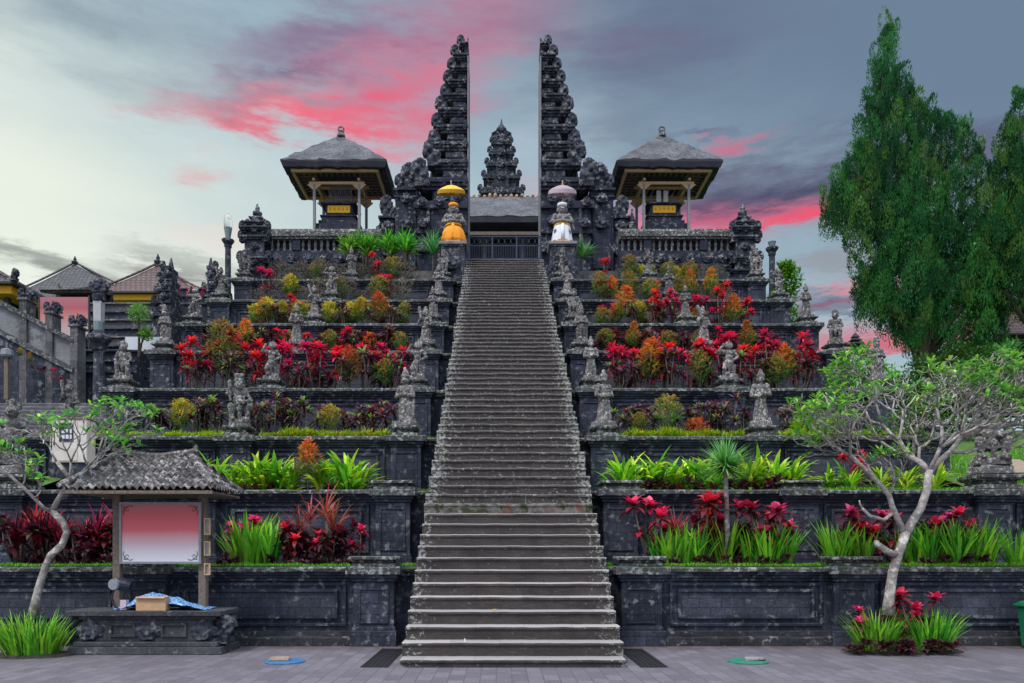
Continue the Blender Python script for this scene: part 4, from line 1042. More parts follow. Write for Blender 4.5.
# ------------------------------------------------------------------ lamps
def lamp(x, d, ytop, ycap, base, lab, glass):
    T = thing('lamp_post', lab, 'lamp', (px(x, d), d, base), 'stone lamp posts')
    zc = pz(ycap, d)-base
    m = MB(); m.lathe([(.22, 0), (.22, .2), (.13, .3), (.115, zc-.35), (.15, zc-.3), (.15, zc-.2), (.24, zc-.08), (.26, zc)], 8); m.build('post', 'gate', T)
    m = MB(); h_ = (ycap-ytop)*d/F; m.lathe([(.09, zc), (.16, zc+h_*.42), (.17, zc+h_*.45)], 10); m.build('lamp_holder', 'greenglass', T)
    if glass: m = MB(); m.lathe([(.155, zc+h_*.45), (.17, zc+h_*.7), (.13, zc+h_*.93), (.05, zc+h_)], 10); m.build('glass_shade', 'glass', T, smooth=True)
lamp(228, 31, 214, 240, 10.5, 'stone lamp post with clear glass bulb beside the left upper pier', True)
lamp(772, 31, 235, 248, 10.5, 'stone lamp post with grey cup beside the right upper pier', False)

# ------------------------------------------------------------------ left side: stairs, sloping parapet, shrine buildings
T = thing('side_staircase', 'broad grey stone steps behind the white electric box at the left edge', 'staircase', (-14.6, 18.6, 4.2))
for k in range(11):
    m = MB(); rough_slab(m, -5.2, 4.0, k*.33, k*.33+.6, k*.165-.2, k*.165+.0+.165, .5, .008); m.build('step', 'greystone', T)
def parapet():
    d = 24.0; T = thing('sloping_parapet', 'sloping grey panelled parapet of the left side stairs, descending to the right', 'parapet', (px(73, d), d, 6.1))
    k = d/F; segs = [(-60, -28), (-28, 22), (22, 48), (48, 73)]
    def ytop(x): return 300+(x-0)*.52
    X = lambda x: (x-73)*k
    Zf = lambda y: pz(y, d)-6.1
    m = MB(); vs = []; pts = [(-60, 430), (73, 430), (73, ytop(73)+34), (-60, ytop(-60)+34)]
    vs = [(X(x), .05, Zf(y)) for x, y in pts]+[(X(x), .6, Zf(y)) for x, y in pts]
    m.add(vs, [(0, 1, 2, 3), (7, 6, 5, 4), (0, 4, 5, 1), (1, 5, 6, 2), (2, 6, 7, 3), (3, 7, 4, 0)]); m.build('retaining_wall', 'wall', T)
    for a, b in segs:
        m = MB()
        def quad(mm, a, b, t, u, y0, y1):
            pts = [(a, ytop(a)+u), (b, ytop(b)+u), (b, ytop(b)+t), (a, ytop(a)+t)]
            vs = [(X(x), y0, Zf(y)) for x, y in pts]+[(X(x), y1, Zf(y)) for x, y in pts]
            mm.add(vs, [(0, 1, 2, 3), (7, 6, 5, 4), (0, 4, 5, 1), (1, 5, 6, 2), (2, 6, 7, 3), (3, 7, 4, 0)])
        quad(m, a+2, b-2, 5, 29, .12, .45); m.build('parapet_panel', 'concrete', T)
        m = MB(); quad(m, a, b, 0, 5, .0, .55); quad(m, a, b, 29, 35, -.03, .5); m.build('sloping_rail', 'cope', T)
    for x in (22, 48, 73):
        m = MB(); z1 = Zf(ytop(x)-14); m.cbox(X(x), .28, 0, .24, .5, z1); m.cbox(X(x), .28, z1-.08, .34, .6, .08); m.build('parapet_post', 'greystone', T, bevel=.015)
        o = orn(T, 2, (X(x), .28, z1), .55, 0, 'lotus_finial')
        for s in (-1, 1): orn(T, 0, (X(x)+s*.12, .2, z1), .55, 0, 'lotus_finial', s); orn(T, 0, (X(x)+s*.2, .3, z1+.02), .42, 0, 'lotus_finial', s)
parapet()
def pyramid_roof(name, lab, x0, x1, xp, yE, yP, d, dd, mat, zbase, wallmat='gatebrick', fasc=True, grp=None, finial=True):
    k = d/F; cx = px(xp, d+dd/2); T = thing(name, lab, 'pavilion', (cx, d+dd/2, zbase), grp)
    a0 = px(x0, d)-cx; a1 = px(x1, d)-cx; ze = pz(yE, d)-zbase; zp = pz(yP, d+dd/2)-zbase
    m = MB(); h = dd/2; n = 10
    c = [(a0, -h), (a1, -h), (a1, h), (a0, h)]; vs = []; fs = []
    for j in range(n+1):
        t = j/n; z = ze+(zp-ze)*(t**1.15)
        for i in range(4):
            for f in (0, .25, .5, .75):
                p, q = c[i], c[(i+1) % 4]; x = (p[0]+(q[0]-p[0])*f)*(1-t*.98); y = (p[1]+(q[1]-p[1])*f)*(1-t*.98); vs.append((x, y, z))
    for j in range(n):
        for i in range(16): a = j*16+i; b = j*16+(i+1) % 16; fs.append((a, b, b+16, a+16))
    m.add(vs, fs); m.build('roof', mat, T)
    for i in range(4):
        m = MB(); m.tube([(c[i][0]*(1.02-t*.98), c[i][1]*(1.02-t*.98), ze+(zp-ze)*(t**1.15)+.06) for t in [0, .2, .4, .6, .8, 1]], .065, 5); m.build('hip_ridge', mat, T)
        orn(T, 0, (c[i][0]*1.0, c[i][1]*1.0, ze), .7, 0, 'ridge_finial', 1 if c[i][0] > 0 else -1)
    m = MB(); m.box(a0, a1, -h, h, ze-.08, ze-.002); m.build('soffit', 'darkwood', T)
    if fasc: m = MB(); m.box(a0+.25, a1-.25, -h+.25, h-.25, ze-.36, ze-.085); m.build('valance', 'gold', T)
    if finial: orn(T, 2, (0, 0, zp-.05), .9, 0, 'roof_finial')
    m = MB(); m.box(a0+.9, a1-.9, -h+1.2, h-.9, 0, ze-.09); m.build('wall', wallmat, T)
    for x in (a0+.7, (a0+a1)/2, a1-.7): m = MB(); m.cbox(x, -h+.7, 0, .18, .18, ze-.4); m.build('column', 'darkwood', T)
    return T
pyramid_roof('tiled_pavilion', 'pavilion with grey tiled pyramid roof behind the sloping parapet, far left', -15, 165, 75, 303, 266, 44, 9, 'greytile', 9.5, 'greystone')
pyramid_roof('tiled_pavilion', 'pavilion with reddish brown tiled roof and yellow valance, behind the small split gate', 92, 203, 158, 291, 266, 38, 5, 'redtile', 9.5, 'darkwood')
pyramid_roof('tiled_pavilion', 'corner of a dark roofed pavilion with bright yellow valance at the left edge', -60, 14, -22, 281, 262, 27, 3.5, 'greytile', 7.5, 'gatebrick')
# roof with upswept tiles in front of the grey pyramid roof
m = MB()
d = 33
pts = [(58, 284), (62, 291), (80, 290), (100, 287), (110, 285)]
m.tube([(px(x, d)-px(85, d), 0, pz(y, d)-8.0) for x, y in pts], [.05, .12, .13, .12, .1], 6)
T = thing('low_tiled_roof', 'low dark tiled roof with upswept end behind the pink banner', 'roof', (px(85, d), d, 8.0)); m.build('ridge', 'greytile', T)
m = MB(); zt = pz(290, d)-8; zb = pz(299, d)-8
m.add([(px(60, d)-px(85, d), 0, zt), (px(112, d)-px(85, d), 0, zt), (px(112, d)-px(85, d), -1.2, zb), (px(56, d)-px(85, d), -1.2, zb), (px(60, d)-px(85, d), 0.1, zt-.2), (px(112, d)-px(85, d), .1, zt-.2), (px(112, d)-px(85, d), -1.1, zb-.1), (px(56, d)-px(85, d), -1.1, zb-.1)], [(0, 1, 2, 3), (4, 7, 6, 5), (3, 2, 6, 7), (0, 3, 7, 4), (1, 5, 6, 2)]); m.build('roof_slope', 'redtile', T)
m = MB(); m.box(-1.3, 1.1, .0, .3, 0, zt-.1); m.build('wall', 'gatebrick', T)

d = 26.5
o = MB(); w = (88-40)*d/F/2; hh = (337-297)*d/F/2
T = thing('pink_banner', 'pink banner fading to white, hung on the wall behind the parapet posts', 'banner', (px(64, d), d, pz(317, d)))
m = MB(); m.box(-w, w, 0, .03, -hh, hh); m.build('banner_sheet', 'bannerprint', T)
for s_ in (-1, 1): m = MB(); m.cbox(s_*(w+.03), .02, -hh-.8, .05, .06, 2*hh+.85); m.build('frame_post', 'darkwood', T)
# stepped masonry between banner and small gate
def stepped(xa, xb, d, ya, lab, n, mat='greystone', zb=6.5):
    T = thing('stepped_wall', lab, 'wall', (px((xa+xb)/2, d), d, zb)); w = (xb-xa)*d/F/2; z = pz(ya, d)-zb
    for k in range(n):
        a = z-k*.42; m = MB(); m.box(-w, w, -.25*k, .8, (a-.42) if k < n-1 else 0, a-.07); rough_slab(m, -w, w, -.25*k-.08, .8-.25*k, a-.07, a, .4); m.build('wall_course', mat if k % 2 == 0 else 'wall', T)
stepped(88, 178, 31, 303, 'stepped grey and pinkish stone wall below the red tiled roof', 6)
stepped(176, 226, 33, 288, 'dark stone wall topped with red plants between the small gate halves', 3, 'wall', 8)
stepped(-60, 80, 29.5, 318, 'dark stone wall behind the sloping parapet', 3, 'gatebrick', 6.1)
stepped(60, 140, 25.5, 350, 'rough dark wall behind the lamp with the white shade', 3, 'gatebrick', 6.0)
def small_gate(x_in, s_, lab, d=29.5, sc=1.0):
    T = thing('small_split_gate', lab, 'gate', (px(x_in, d), d, 8.5), 'halves of the small split gate')
    ys = [(330, 313, 24), (313, 300, 20), (300, 288, 17), (288, 277, 13), (277, 266, 9)]
    k = d/F
    for yb, yt, w in ys:
        a, b = sorted((0, s_*w*k*.8)); a2, b2 = sorted((0, s_*w*k)); z0, z1 = pz(yb, d)-8.5, pz(yt, d)-8.5
        if yb == 330: z0 = -1.5
        m = MB(); m.box(a, b, 0, .8*w/24+.3, z0, z1-.15); m.box(a2, b2, -.08, .9*w/24+.35, z1-.15, z1); m.build('gate_tier', 'gate', T, bevel=.015)
        orn(T, 0, (s_*w*k*.8, .02, z1-.2), .62, 0, 'carved_ornament', s_); orn(T, 1, (s_*w*k*.4, -.05, z1-.5), .7)
    m = MB(); a, b = sorted((0, s_*.16)); m.box(a, b, .1, .3, pz(266, d)-8.5, pz(256, d)-8.5, .06, .08); m.build('spire', 'gate', T)
small_gate(171, -1, 'left half of the small split gate in front of the red tiled roof')
small_gate(207, 1, 'right half of the small split gate, partly behind a corner statue')
# big lantern lamp
d = 21.9; T = thing('lantern_post', 'stone lantern post with tall white glass shade, left of the terraces', 'lamp', (px(99, d), d, 5.6))
z = lambda y: pz(y, d)-5.6
m = MB(); m.lathe([(.22, 0), (.18, .2), (.14, z(352)), (.2, z(350)), (.24, z(345)), (.34, z(340)), (.34, z(337)), (.2, z(334)), (.15, z(331))], 10); m.build('post', 'gate', T)
m = MB(); m.lathe([(.13, z(334)), (.15, z(322))], 8); m.build('lower_glass', 'greenglass', T)
m = MB(); m.lathe([(.15, z(322)), (.165, z(302))], 4); m.build('white_shade', 'frosted', T)
m = MB(); m.lathe([(.17, z(301)), (.19, z(296)), (.15, z(294)), (.16, z(291))], 8); m.build('neck', 'gate', T)
orn(T, 1, (0, -.05, z(295)), .95, 0, 'carved_head'); orn(T, 1, (0, .1, z(294)), .95, math.pi, 'carved_head')
d = 26; o = MB(); o.box(-(160-125)*d/F/2, (160-125)*d/F/2, 0, .04, -(351-337)*d/F/2, (351-337)*d/F/2)
tag(o.build('white_board', 'signwhite', loc=(px(142.5, d), d, pz(344, d))), 'blank white rectangular board behind the left terrace wall', 'board')
d = 23.3; T = thing('small_wall_lamp', 'short wooden post with pale lamp head against the dark retaining wall, far left', 'lamp', (px(7, d), d, pz(390, d)))
m = MB(); m.cbox(0, 0, -.3, .12, .12, 1.35); m.build('post', 'oldwood', T); m = MB(); m.lathe([(.15, 1.02), (.19, 1.08), (.17, 1.25), (.05, 1.3)], 8); m.build('lamp_head', 'greyplastic', T)

# ------------------------------------------------------------------ right side buildings
pyramid_roof('tiled_pavilion', 'pavilion with brown tiled pyramid roof beneath the right conifer, right edge', 978, 1110, 1040, 333, 293, 40, 5, 'redtile', 9.5, 'wall', False)
m = MB(); d = 60; T = thing('distant_shrine', 'tiny dark layered roof of a distant shrine on the horizon beside the corner statue', 'shrine', (px(855, d), d, pz(350, d)))
for k, (w, y) in enumerate([(.55, 345), (.42, 341), (.28, 337.5)]):
    m = MB(); z0 = (350-y)*d/F; m.cbox(0, 0, z0-.5, w*.9, w*.9, .5); m.add([(-w, -w, z0), (w, -w, z0), (w, w, z0), (-w, w, z0), (0, 0, z0+.42)], [(0, 1, 4), (1, 2, 4), (2, 3, 4), (3, 0, 4), (3, 2, 1, 0)]); m.build('roof_tier', 'thatchedge', T)
# ------------------------------------------------------------------ information board
BX = px(155, 12.5)
T = thing('information_board', 'wooden notice board with small tiled roof and blank pink to white panel', 'notice board', (BX, 12.5, .71))
P = thing('board_pedestal', 'low carved dark stone pedestal under the roofed notice board', 'pedestal', (BX, 12.55, 0))
m = MB(); m.box(-1.26, 1.26, -.45, .45, 0, .12, .02, .02); m.box(-1.18, 1.18, -.40, .40, .12, .20); m.box(-1.05, 1.05, -.30, .34, .20, .56); m.box(-1.12, 1.12, -.34, .38, .56, .62); m.build('pedestal_body', 'pedstone', P, bevel=.012)
m = MB(); m.box(-1.30, 1.24, -.42, .42, .62, .71); m.build('pedestal_top', 'pedstone', P, bevel=.012)
for x in (-.62, .22):
    m = MB(); frame(m, x, x+.42, -.30, .28, .50, .035, .03); m.build('carved_panel', 'pedstone', P)
for x in (-.95, 0, .92): o = orn(P, 1, (x, -.31, .21), .8, 0, 'carved_scroll'); o.scale = (.85, .45, .72)
for s in (-1, 1):
    orn(P, 0, (s*1.18, -.2, .16), .72, 0, 'carved_scroll', s)
    m = MB(); m.tube([(s*(1.02+.14*math.cos(a*math.pi/5)*1.1+.14), -.1, .40+.13*math.sin(a*math.pi/5)) for a in range(8)], [.10, .11, .11, .10, .09, .08, .06, .04], 7); m.build('carved_scroll', 'pedstone', P)
L0, L1 = px(118, 12.5)-BX, px(203.5, 12.5)-BX
for x in (L0, L1):
    m = MB(); m.cbox(x, 0, 0, .13, .12, 2.08); m.build('post', 'oldwood', T, bevel=.012)
m = MB(); m.box(L0-.1, L1+.1, -.05, .05, 1.92, 2.02); m.box(L0, L1, -.045, .045, .78, .83); m.build('cross_beam', 'oldwood', T)
xa, xb = px(121.5, 12.4)-BX, px(199.5, 12.4)-BX; zc = pz(533, 12.4)-.71
m = MB(); m.box(xa, xb, -.0, .02, -.48, .48); m.build('printed_panel', 'boardprint', T, loc=(0, -.10, zc))
m = MB(); frame(m, xa-.03, xb+.03, -.09, zc-.51, zc+.51, .035, .03); m.build('panel_frame', 'greyplastic', T)
m = MB()
for sx, ex in ((1, xa+.04), (-1, xb-.04)):
    for sz, ez in ((1, zc-.44), (-1, zc+.44)):
        m.tube([(ex+sx*(.0+.05*k), -.105, ez+sz*(.012*math.sin(k*2.2)+.0)) for k in range(4)], .005, 4); m.tube([(ex+sx*.012*math.sin(k*2.2), -.105, ez+sz*.045*k) for k in range(4)], .005, 4)
        m.tube([(ex+sx*(.05+.03*math.cos(a*math.pi/4)), -.105, ez+sz*(.05+.03*math.sin(a*math.pi/4))) for a in range(8)], .004, 4)
m.build('corner_print', 'darkwood', T)
for z_, h_ in ((1.42, .20), (1.05, .17), (.70, .14)):
    f = MB(); frame(f, L1+.05, L1+.15, -.08, z_-h_*.9, z_+h_*.5, .02, .03); o = f.build('small_frame', 'wood', T)
    q = MB(); q.box(L1+.065, L1+.135, -.085, -.065, z_-h_*.9+.02, z_+h_*.5-.02); q.build('small_glass', 'greyplastic', T)
# tiled roof
def board_roof():
    ze = pz(491, 12.0)-.71; zr = pz(457, 12.5)-.71; hx, hy = 1.21, .62; rx = .60
    rf = MB(); rows = 6
    def slope(p0, p1, q0, q1):      # eave p0-p1 up to ridge q0-q1
        p0, p1, q0, q1 = map(Vector, (p0, p1, q0, q1))
        cw = .118; U = (p1-p0).normalized(); mid0 = (p0+p1)/2; mid1 = (q0+q1)/2; hw0 = (p1-p0).length/2; hw1 = (q1-q0).length/2
        def wave(u): return .052*math.sin(math.pi*u)+.012*math.sin(2*math.pi*u)
        K = int(hw0/cw)+1
        for r in range(rows):
            t0 = r/rows; t1 = min(1, (r+1.2)/rows); ha = hw0+(hw1-hw0)*t0; hb = hw0+(hw1-hw0)*min(1, (r+1)/rows)
            A = mid0.lerp(mid1, t0); B = mid0.lerp(mid1, t1)
            for c in range(-K, K):
                x0, x1 = c*cw, (c+1)*cw
                if x1 < -(ha+hb)/2 or x0 > (ha+hb)/2: continue
                j = random.uniform(-.007, .007); tw = random.uniform(-.008, .008); vs = []
                for k in range(7): u = k/6; vs.append(A+U*(x0+cw*u+tw)+Vector((0, 0, wave(u)+.034+j)))
                for k in range(7): u = k/6; vs.append(B+U*(x0+cw*u)+Vector((0, 0, wave(u)+j*.5)))
                for k in range(7): u = k/6; vs.append(A+U*(x0+cw*u+tw)+Vector((0, 0, wave(u)+.012+j)))
                rf.add(vs, [(k, k+1, k+8, k+7) for k in range(6)]+[(k+14, k+15, k+1, k) for k in range(6)])
    slope((-hx, -hy, ze), (hx, -hy, ze), (-rx, 0, zr), (rx, 0, zr)); slope((hx, hy, ze), (-hx, hy, ze), (rx, 0, zr), (-rx, 0, zr))
    slope((hx, -hy, ze), (hx, hy, ze), (rx, 0, zr), (rx+.001, 0, zr)); slope((-hx, hy, ze), (-hx, -hy, ze), (-rx, 0, zr), (-rx-.001, 0, zr))
    R_ = rf.build('tiled_roof', 'tile', T)
    m = MB(); n = 16
    for k in range(n):
        x = -rx+2*rx*k/n; sag = .03*math.cos(k/n*math.pi*2); m.tube([(x, 0, zr+.03+sag), (x+2*rx/n*1.1, 0, zr+.035+sag)], [.062, .072], 8)
    for s in (-1, 1): m.tube([(s*rx, 0, zr+.06), (s*(rx+.08), 0, zr+.12), (s*(rx+.1), 0, zr+.2)], [.07, .05, .02], 7)
    for c in ((-hx, -hy), (hx, -hy), (hx, hy), (-hx, hy)):
        s = 1 if c[0] > 0 else -1
        for k in range(9):
            a, b = k/9, (k+1.1)/9; f = lambda t: (c[0]+(s*rx-c[0])*t, c[1]*(1-t), ze+(zr-ze)*t+.045+(.05*(1-t)**4))
            m.tube([f(a), f(min(1, b))], [.055, .065], 8)
        m.tube([(c[0], c[1], ze+.07), (c[0]*1.04, c[1]*1.04, ze+.11)], [.05, .03], 6)
    m.build('ridge_tiles', 'tile', R_)
    m = MB(); m.box(-hx+.03, hx-.03, -hy+.03, hy-.03, ze-.03, ze-.008); m.build('roof_lining', 'oldwood', T)
    m = MB(); m.box(-hx+.01, hx-.01, -hy+.0, -hy+.028, ze-.05, ze+.0); m.box(-hx+.01, hx-.01, hy-.028, hy, ze-.05, ze); m.build('eave_board', 'oldwood', T)
board_roof()
# tarp, cardboard box, headset-like lamp on the pedestal
m = MB(); nx, ny = 48, 20; vs = []; fs = []
for j in range(ny+1):
    for i in range(nx+1):
        u, v = i/nx, j/ny; x = -.80+1.50*u; y = -.30+.55*v
        hump = .27*math.exp(-((u-.36)/.26)**2)*math.sin(math.pi*min(1, v*.95+.12))+.13*math.exp(-((u-.66)/.10)**2)*math.sin(math.pi*min(1, v*.9+.2))+.05*math.exp(-((u-.85)/.1)**2)
        z = .012+hump+.035*noise.noise(Vector((x*6, y*6, 2)))+.018*noise.noise(Vector((x*16, y*16, 5)))
        vs.append((x+.03*noise.noise(Vector((y*7, 0, u*3))), y+.05*noise.noise(Vector((x*5, 3, 0))), max(.006, z)))
for j in range(ny):
    for i in range(nx): a = j*(nx+1)+i; fs.append((a, a+1, a+nx+2, a+nx+1))
m.add(vs, fs); o = m.build('blue_tarp', 'tarp', None, True, loc=(BX+.25, 12.5, .712)); q = o.modifiers.new('s', 'SOLIDIFY'); q.thickness = .006
tag(o, 'crumpled blue patterned tarp heaped on the notice board pedestal', 'tarp')
T = thing('cardboard_box', 'open brown cardboard box lying in front of the blue tarp', 'box', (px(151, 12.15), 12.2, .715))
m = MB(); m.box(-.24, .24, -.06, .10, 0, .22, -.005, 0); m.build('box_body', 'card', T); m = MB(); m.add([(-.24, -.06, .222), (.24, -.06, .222), (.23, -.1, .20), (-.23, -.1, .205), (-.24, -.06, .226), (.24, -.06, .226), (.23, -.1, .205), (-.23, -.1, .21)], [(3, 2, 1, 0), (4, 5, 6, 7), (0, 1, 5, 4), (2, 3, 7, 6)]); m.build('flap', 'card', T)
T = thing('floodlight', 'black and grey round floodlight bracketed to the foot of the left board post', 'floodlight', (px(119, 12.3), 12.28, .72))
m = MB(); vs = []
m.tube([(-.03, -.12, .42), (-.01, -.02, .42)], [.090, .098], 16); m.build('lamp_glass', 'greyplastic', T)
m = MB(); m.tube([(-.012, -.02, .42), (.03, .0, .42), (.13, .02, .40), (.2, .02, .38)], [.102, .108, .10, .07], 14); m.build('housing', 'blackplastic', T)
m = MB(); m.tube([(-.06, 0, .38), (-.10, -.02, .2), (-.06, -.02, .08), (.0, -.02, .02)], .022, 6); m.tube([(.16, 0, .3), (.12, 0, .14), (.05, 0, .02)], .016, 6); m.build('bracket', 'blackplastic', T)
m = MB(); m.cbox(.10, 0, 0, .10, .1, .16); m.build('plug_box', 'fringe_pink', T)

# white electric cabinet on the second terrace
d = 16.15; T = thing('electric_cabinet', 'off white metal meter cabinet with small window, standing on the second terrace wall', 'cabinet', (px(72, d), d, pz(463, d)))
w = (90-55)*d/F/2; h_ = (463-420)*d/F
m = MB(); m.box(-w, w, -.1, .25, 0, h_); m.build('cabinet_body', 'whitepaint', T, bevel=.015)
m = MB(); m.box(-w-.02, w+.02, -.13, .27, h_, h_+.03, .0, .0); m.build('cabinet_roof', 'slab', T, bevel=.01)
m = MB(); m.box(-w+.03, w*.45, -.112, -.098, .04, h_-.04); D_ = m.build('door', 'whitepaint', T)
m = MB(); frame(m, -w*.55, w*.25, -.112, h_*.48, h_-.09, .03, .012); m.box(-w*.55+.03, w*.25-.03, -.118, -.113, h_*.48+.03, h_-.12); m.build('window_frame', 'blackplastic', D_)
m = MB()
for a in range(3):
    for b in range(2): m.box(-w*.55+.05+a*.09, -w*.55+.12+a*.09, -.122, -.1185, h_*.48+.06+b*.12, h_*.48+.15+b*.12)
m.build('meter_dials', 'signwhite', D_)
m = MB(); m.cbox(-w+.06, -.12, h_*.4, .02, .02, .05); m.build('handle', 'blackplastic', D_)
m = MB(); m.box(-w+.05, w-.05, -.05, .22, -.32, 0); m.build('stand', 'wall', T)

# ------------------------------------------------------------------ small plaza things
for s_, x0 in ((-1, -2.02), (1, 2.03)):
    T = thing('drain_grate', f'dark slotted metal drain grate in the paving on the {"left" if s_ < 0 else "right"} of the lowest step', 'drain grate', (x0+.2, 11.8, 0), 'drain grates')
    m = MB(); m.box(-.2, .2, -1.0, -.97, .002, .012); m.box(-.2, .2, .97, 1.0, .002, .012); m.box(-.2, -.17, -.97, .97, .002, .012); m.box(.17, .2, -.97, .97, .002, .012); m.build('grate_frame', 'grate', T)
    m = MB(); m.box(-.17, .17, -.97, .97, .001, .004)
    for k in range(5): x = -.14+k*.07; m.box(x-.014, x+.014, -.965, .965, .004, .010)
    m.build('grate_bars', 'grate', T)
for x, mt_, c in ((285, 'bluecover', 'blue'), (748, 'greencover', 'green')):
    T = thing('round_cover', f'flat round {c} painted cover lying on the plaza paving', 'cover', (px(x, 11.35), 11.35, .0), 'painted covers on the paving')
    m = MB(); m.lathe([(.30, .002), (.30, .016), (.27, .022)], 24); m.build('disc', mt_, T)
    o = MB(); o.box(-.15, .15, -.07, .07, 0, .045, .01, .01, jit=.012); tag(o.build('stone_slab', 'slab' if c == 'blue' else 'concrete', None, bevel=.008, loc=(px(x, 11.35)+(-.08 if c == 'blue' else .1), 11.35, .023)), f'small {"brown" if c == "blue" else "pale"} broken slab lying on the {c} round cover', 'slab')
T = thing('green_bin', 'green plastic bin cut off by the right edge of the view', 'bin', (9.30, 12.75, 0))
m = MB(); vs = []; m.box(-.26, .26, -.22, .22, .02, .72, -.05, -.04); m.build('bin_body', 'greenbin', T, bevel=.03); m = MB(); m.box(-.35, .35, -.3, .3, .72, .77); m.box(-.33, .33, -.28, .28, .77, .82, .06, .06); m.build('lid', 'greenbin', T, bevel=.015)
# fallen leaves on the steps
m = MB(); m.leaf((0, 0, .004), .2, .35, .11, .08, .5, (.9, .45, .01, 1)); tag(m.build('fallen_leaf', 'leaf', loc=(px(491, 11.8), D0+3*TREAD+.03, stepz(4)+.006)), 'tiny yellow fallen leaf lying on a lower step', 'leaf')
m = MB(); m.cbox(0, 0, 0, .025, .02, .05, tx=.004, ty=.004); tag(m.build('paper_scrap', 'signwhite', loc=(px(465, 11.2), D0+TREAD+.03, stepz(2)+.004)), 'small white scrap of paper on one of the lowest steps', 'litter')

# ------------------------------------------------------------------ plants
rnd = random.Random(11)
def vc(c, v=.2):
    k = 1+rnd.uniform(-v, v); return (min(1, c[0]*k*(1+rnd.uniform(-v, v)*.4)), min(1, c[1]*k), min(1, c[2]*k*(1+rnd.uniform(-v, v)*.4)), 1)
RED = [(.52, .010, .035), (.36, .008, .028), (.62, .015, .06), (.16, .008, .022), (.08, .008, .02), (.50, .015, .11), (.045, .012, .022)]
PURP = [(.045, .014, .028), (.07, .02, .035), (.035, .018, .03), (.05, .045, .022), (.11, .016, .035)]
DARKR = [(.12, .012, .022), (.20, .015, .03), (.07, .014, .022)]
GRN = [(.10, .34, .025), (.19, .50, .03), (.05, .20, .02), (.28, .58, .04)]
LIME = [(.26, .55, .02), (.15, .42, .02), (.42, .62, .03), (.08, .25, .015), (.50, .60, .04)]
PINK = [(.74, .03, .13), (.60, .02, .09), (.82, .10, .22)]
def rosette(m, c, n, ln, w, cols, inner=None, e0=1.2, e1=-.2, dr=1.1, seg=3, prof=None):
    for i in range(n):
        t = i/max(1, n-1); az = i*2.4+rnd.uniform(-.3, .3); e = e0+(e1-e0)*t+rnd.uniform(-.15, .15)
        col = vc(rnd.choice(inner if inner and t < .45 else cols))
        m.leaf((c[0], c[1], c[2]-.10*t*ln*2), az, e, ln*(.75+.35*t)*rnd.uniform(.85, 1.15), w*rnd.uniform(.8, 1.2), dr*rnd.uniform(.7, 1.3), col, seg, prof)
def cordyline(h=1.2, cols=RED, inner=None, stems=3, ln=.34, w=.085, n=20, low=False):
    st_ = MB(); lf = MB()
    for s in range(stems):
        a = rnd.uniform(0, 6.28); r = .03+.14*rnd.random()*(stems > 1); hh = h*rnd.uniform(.62, 1.0) if s else h
        b = Vector((math.cos(a)*r*.5, math.sin(a)*r*.5, 0)); t = Vector((math.cos(a)*r*1.9, math.sin(a)*r*1.9, hh-ln*.45)); mid = (b+t)/2+Vector((rnd.uniform(-.05, .05), rnd.uniform(-.05, .05), 0))
        st_.tube([b, mid, t], [.018, .014, .012], 5)
        rosette(lf, t, n, ln, w, cols, inner)
        if low or rnd.random() < .6:
            q = b.lerp(t, .6); rosette(lf, q, n//3, ln*.8, w, cols, None, .6, -.4)
    return st_.mesh('stem', 'stem', True), lf.mesh('leaves', 'leaf')
def croton(h=1.4, r=.3, cols=((.10, .22, .02), (.45, .36, .02), (.62, .16, .02)), shape='cone', n=620, stem=.35):
    cols = [tuple(.82*c+.03 for c in q) for q in cols]
    n = int(n*1.25)
    st_ = MB(); lf = MB(); st_.tube([(0, 0, 0), (.02, .01, h*.45), (0, 0, h*.9)], [.022, .016, .006], 5)
    for i in range(8): a = i*2.4; z = h*stem+(h*.5)*i/8; rr = r*.7*(1-i/10); st_.tube([(0, 0, z), (math.cos(a)*rr, math.sin(a)*rr, z+.12)], [.008, .004], 4)
    H0 = h*stem
    lumps = [(rnd.uniform(0, 6.28), rnd.uniform(.0, .9), rnd.uniform(.75, 1.15)) for _ in range(9)]
    for i in range(n):
        t = rnd.random()**(1.15 if shape == 'cone' else .9)
        if shape == 'cone': rr = r*(math.sin(min(1, t*3.2+.25)*math.pi/2))*(1-t)**.62
        else: rr = r*math.sqrt(max(0, 1-(2*t-1)**2))
        a = rnd.uniform(0, 6.28)
        bulge = 1+.75*noise.noise(Vector((math.cos(a)*1.5, math.sin(a)*1.5, t*4.5+h*10)))
        rr *= max(.2, bulge)*(rnd.random()**.3); z = H0+(h-H0)*(t+.16*noise.noise(Vector((a*2, h*7, 3))))
        tt = t+rnd.uniform(-.35, .35)+.5*noise.noise(Vector((math.cos(a)*2, math.sin(a)*2, t*3+h)))
        c = cols[0] if tt < .33 else (cols[1] if tt < .68 else cols[2])
        lf.leaf((math.cos(a)*rr, math.sin(a)*rr, z), a+rnd.uniform(-.5, .5), rnd.uniform(.1, 1.1), rnd.uniform(.07, .12), rnd.uniform(.03, .045), .9, vc(c, .3), 2, (.5, 1, .05))
    return st_.mesh('stem', 'stem', True), lf.mesh('crown', 'leaf')
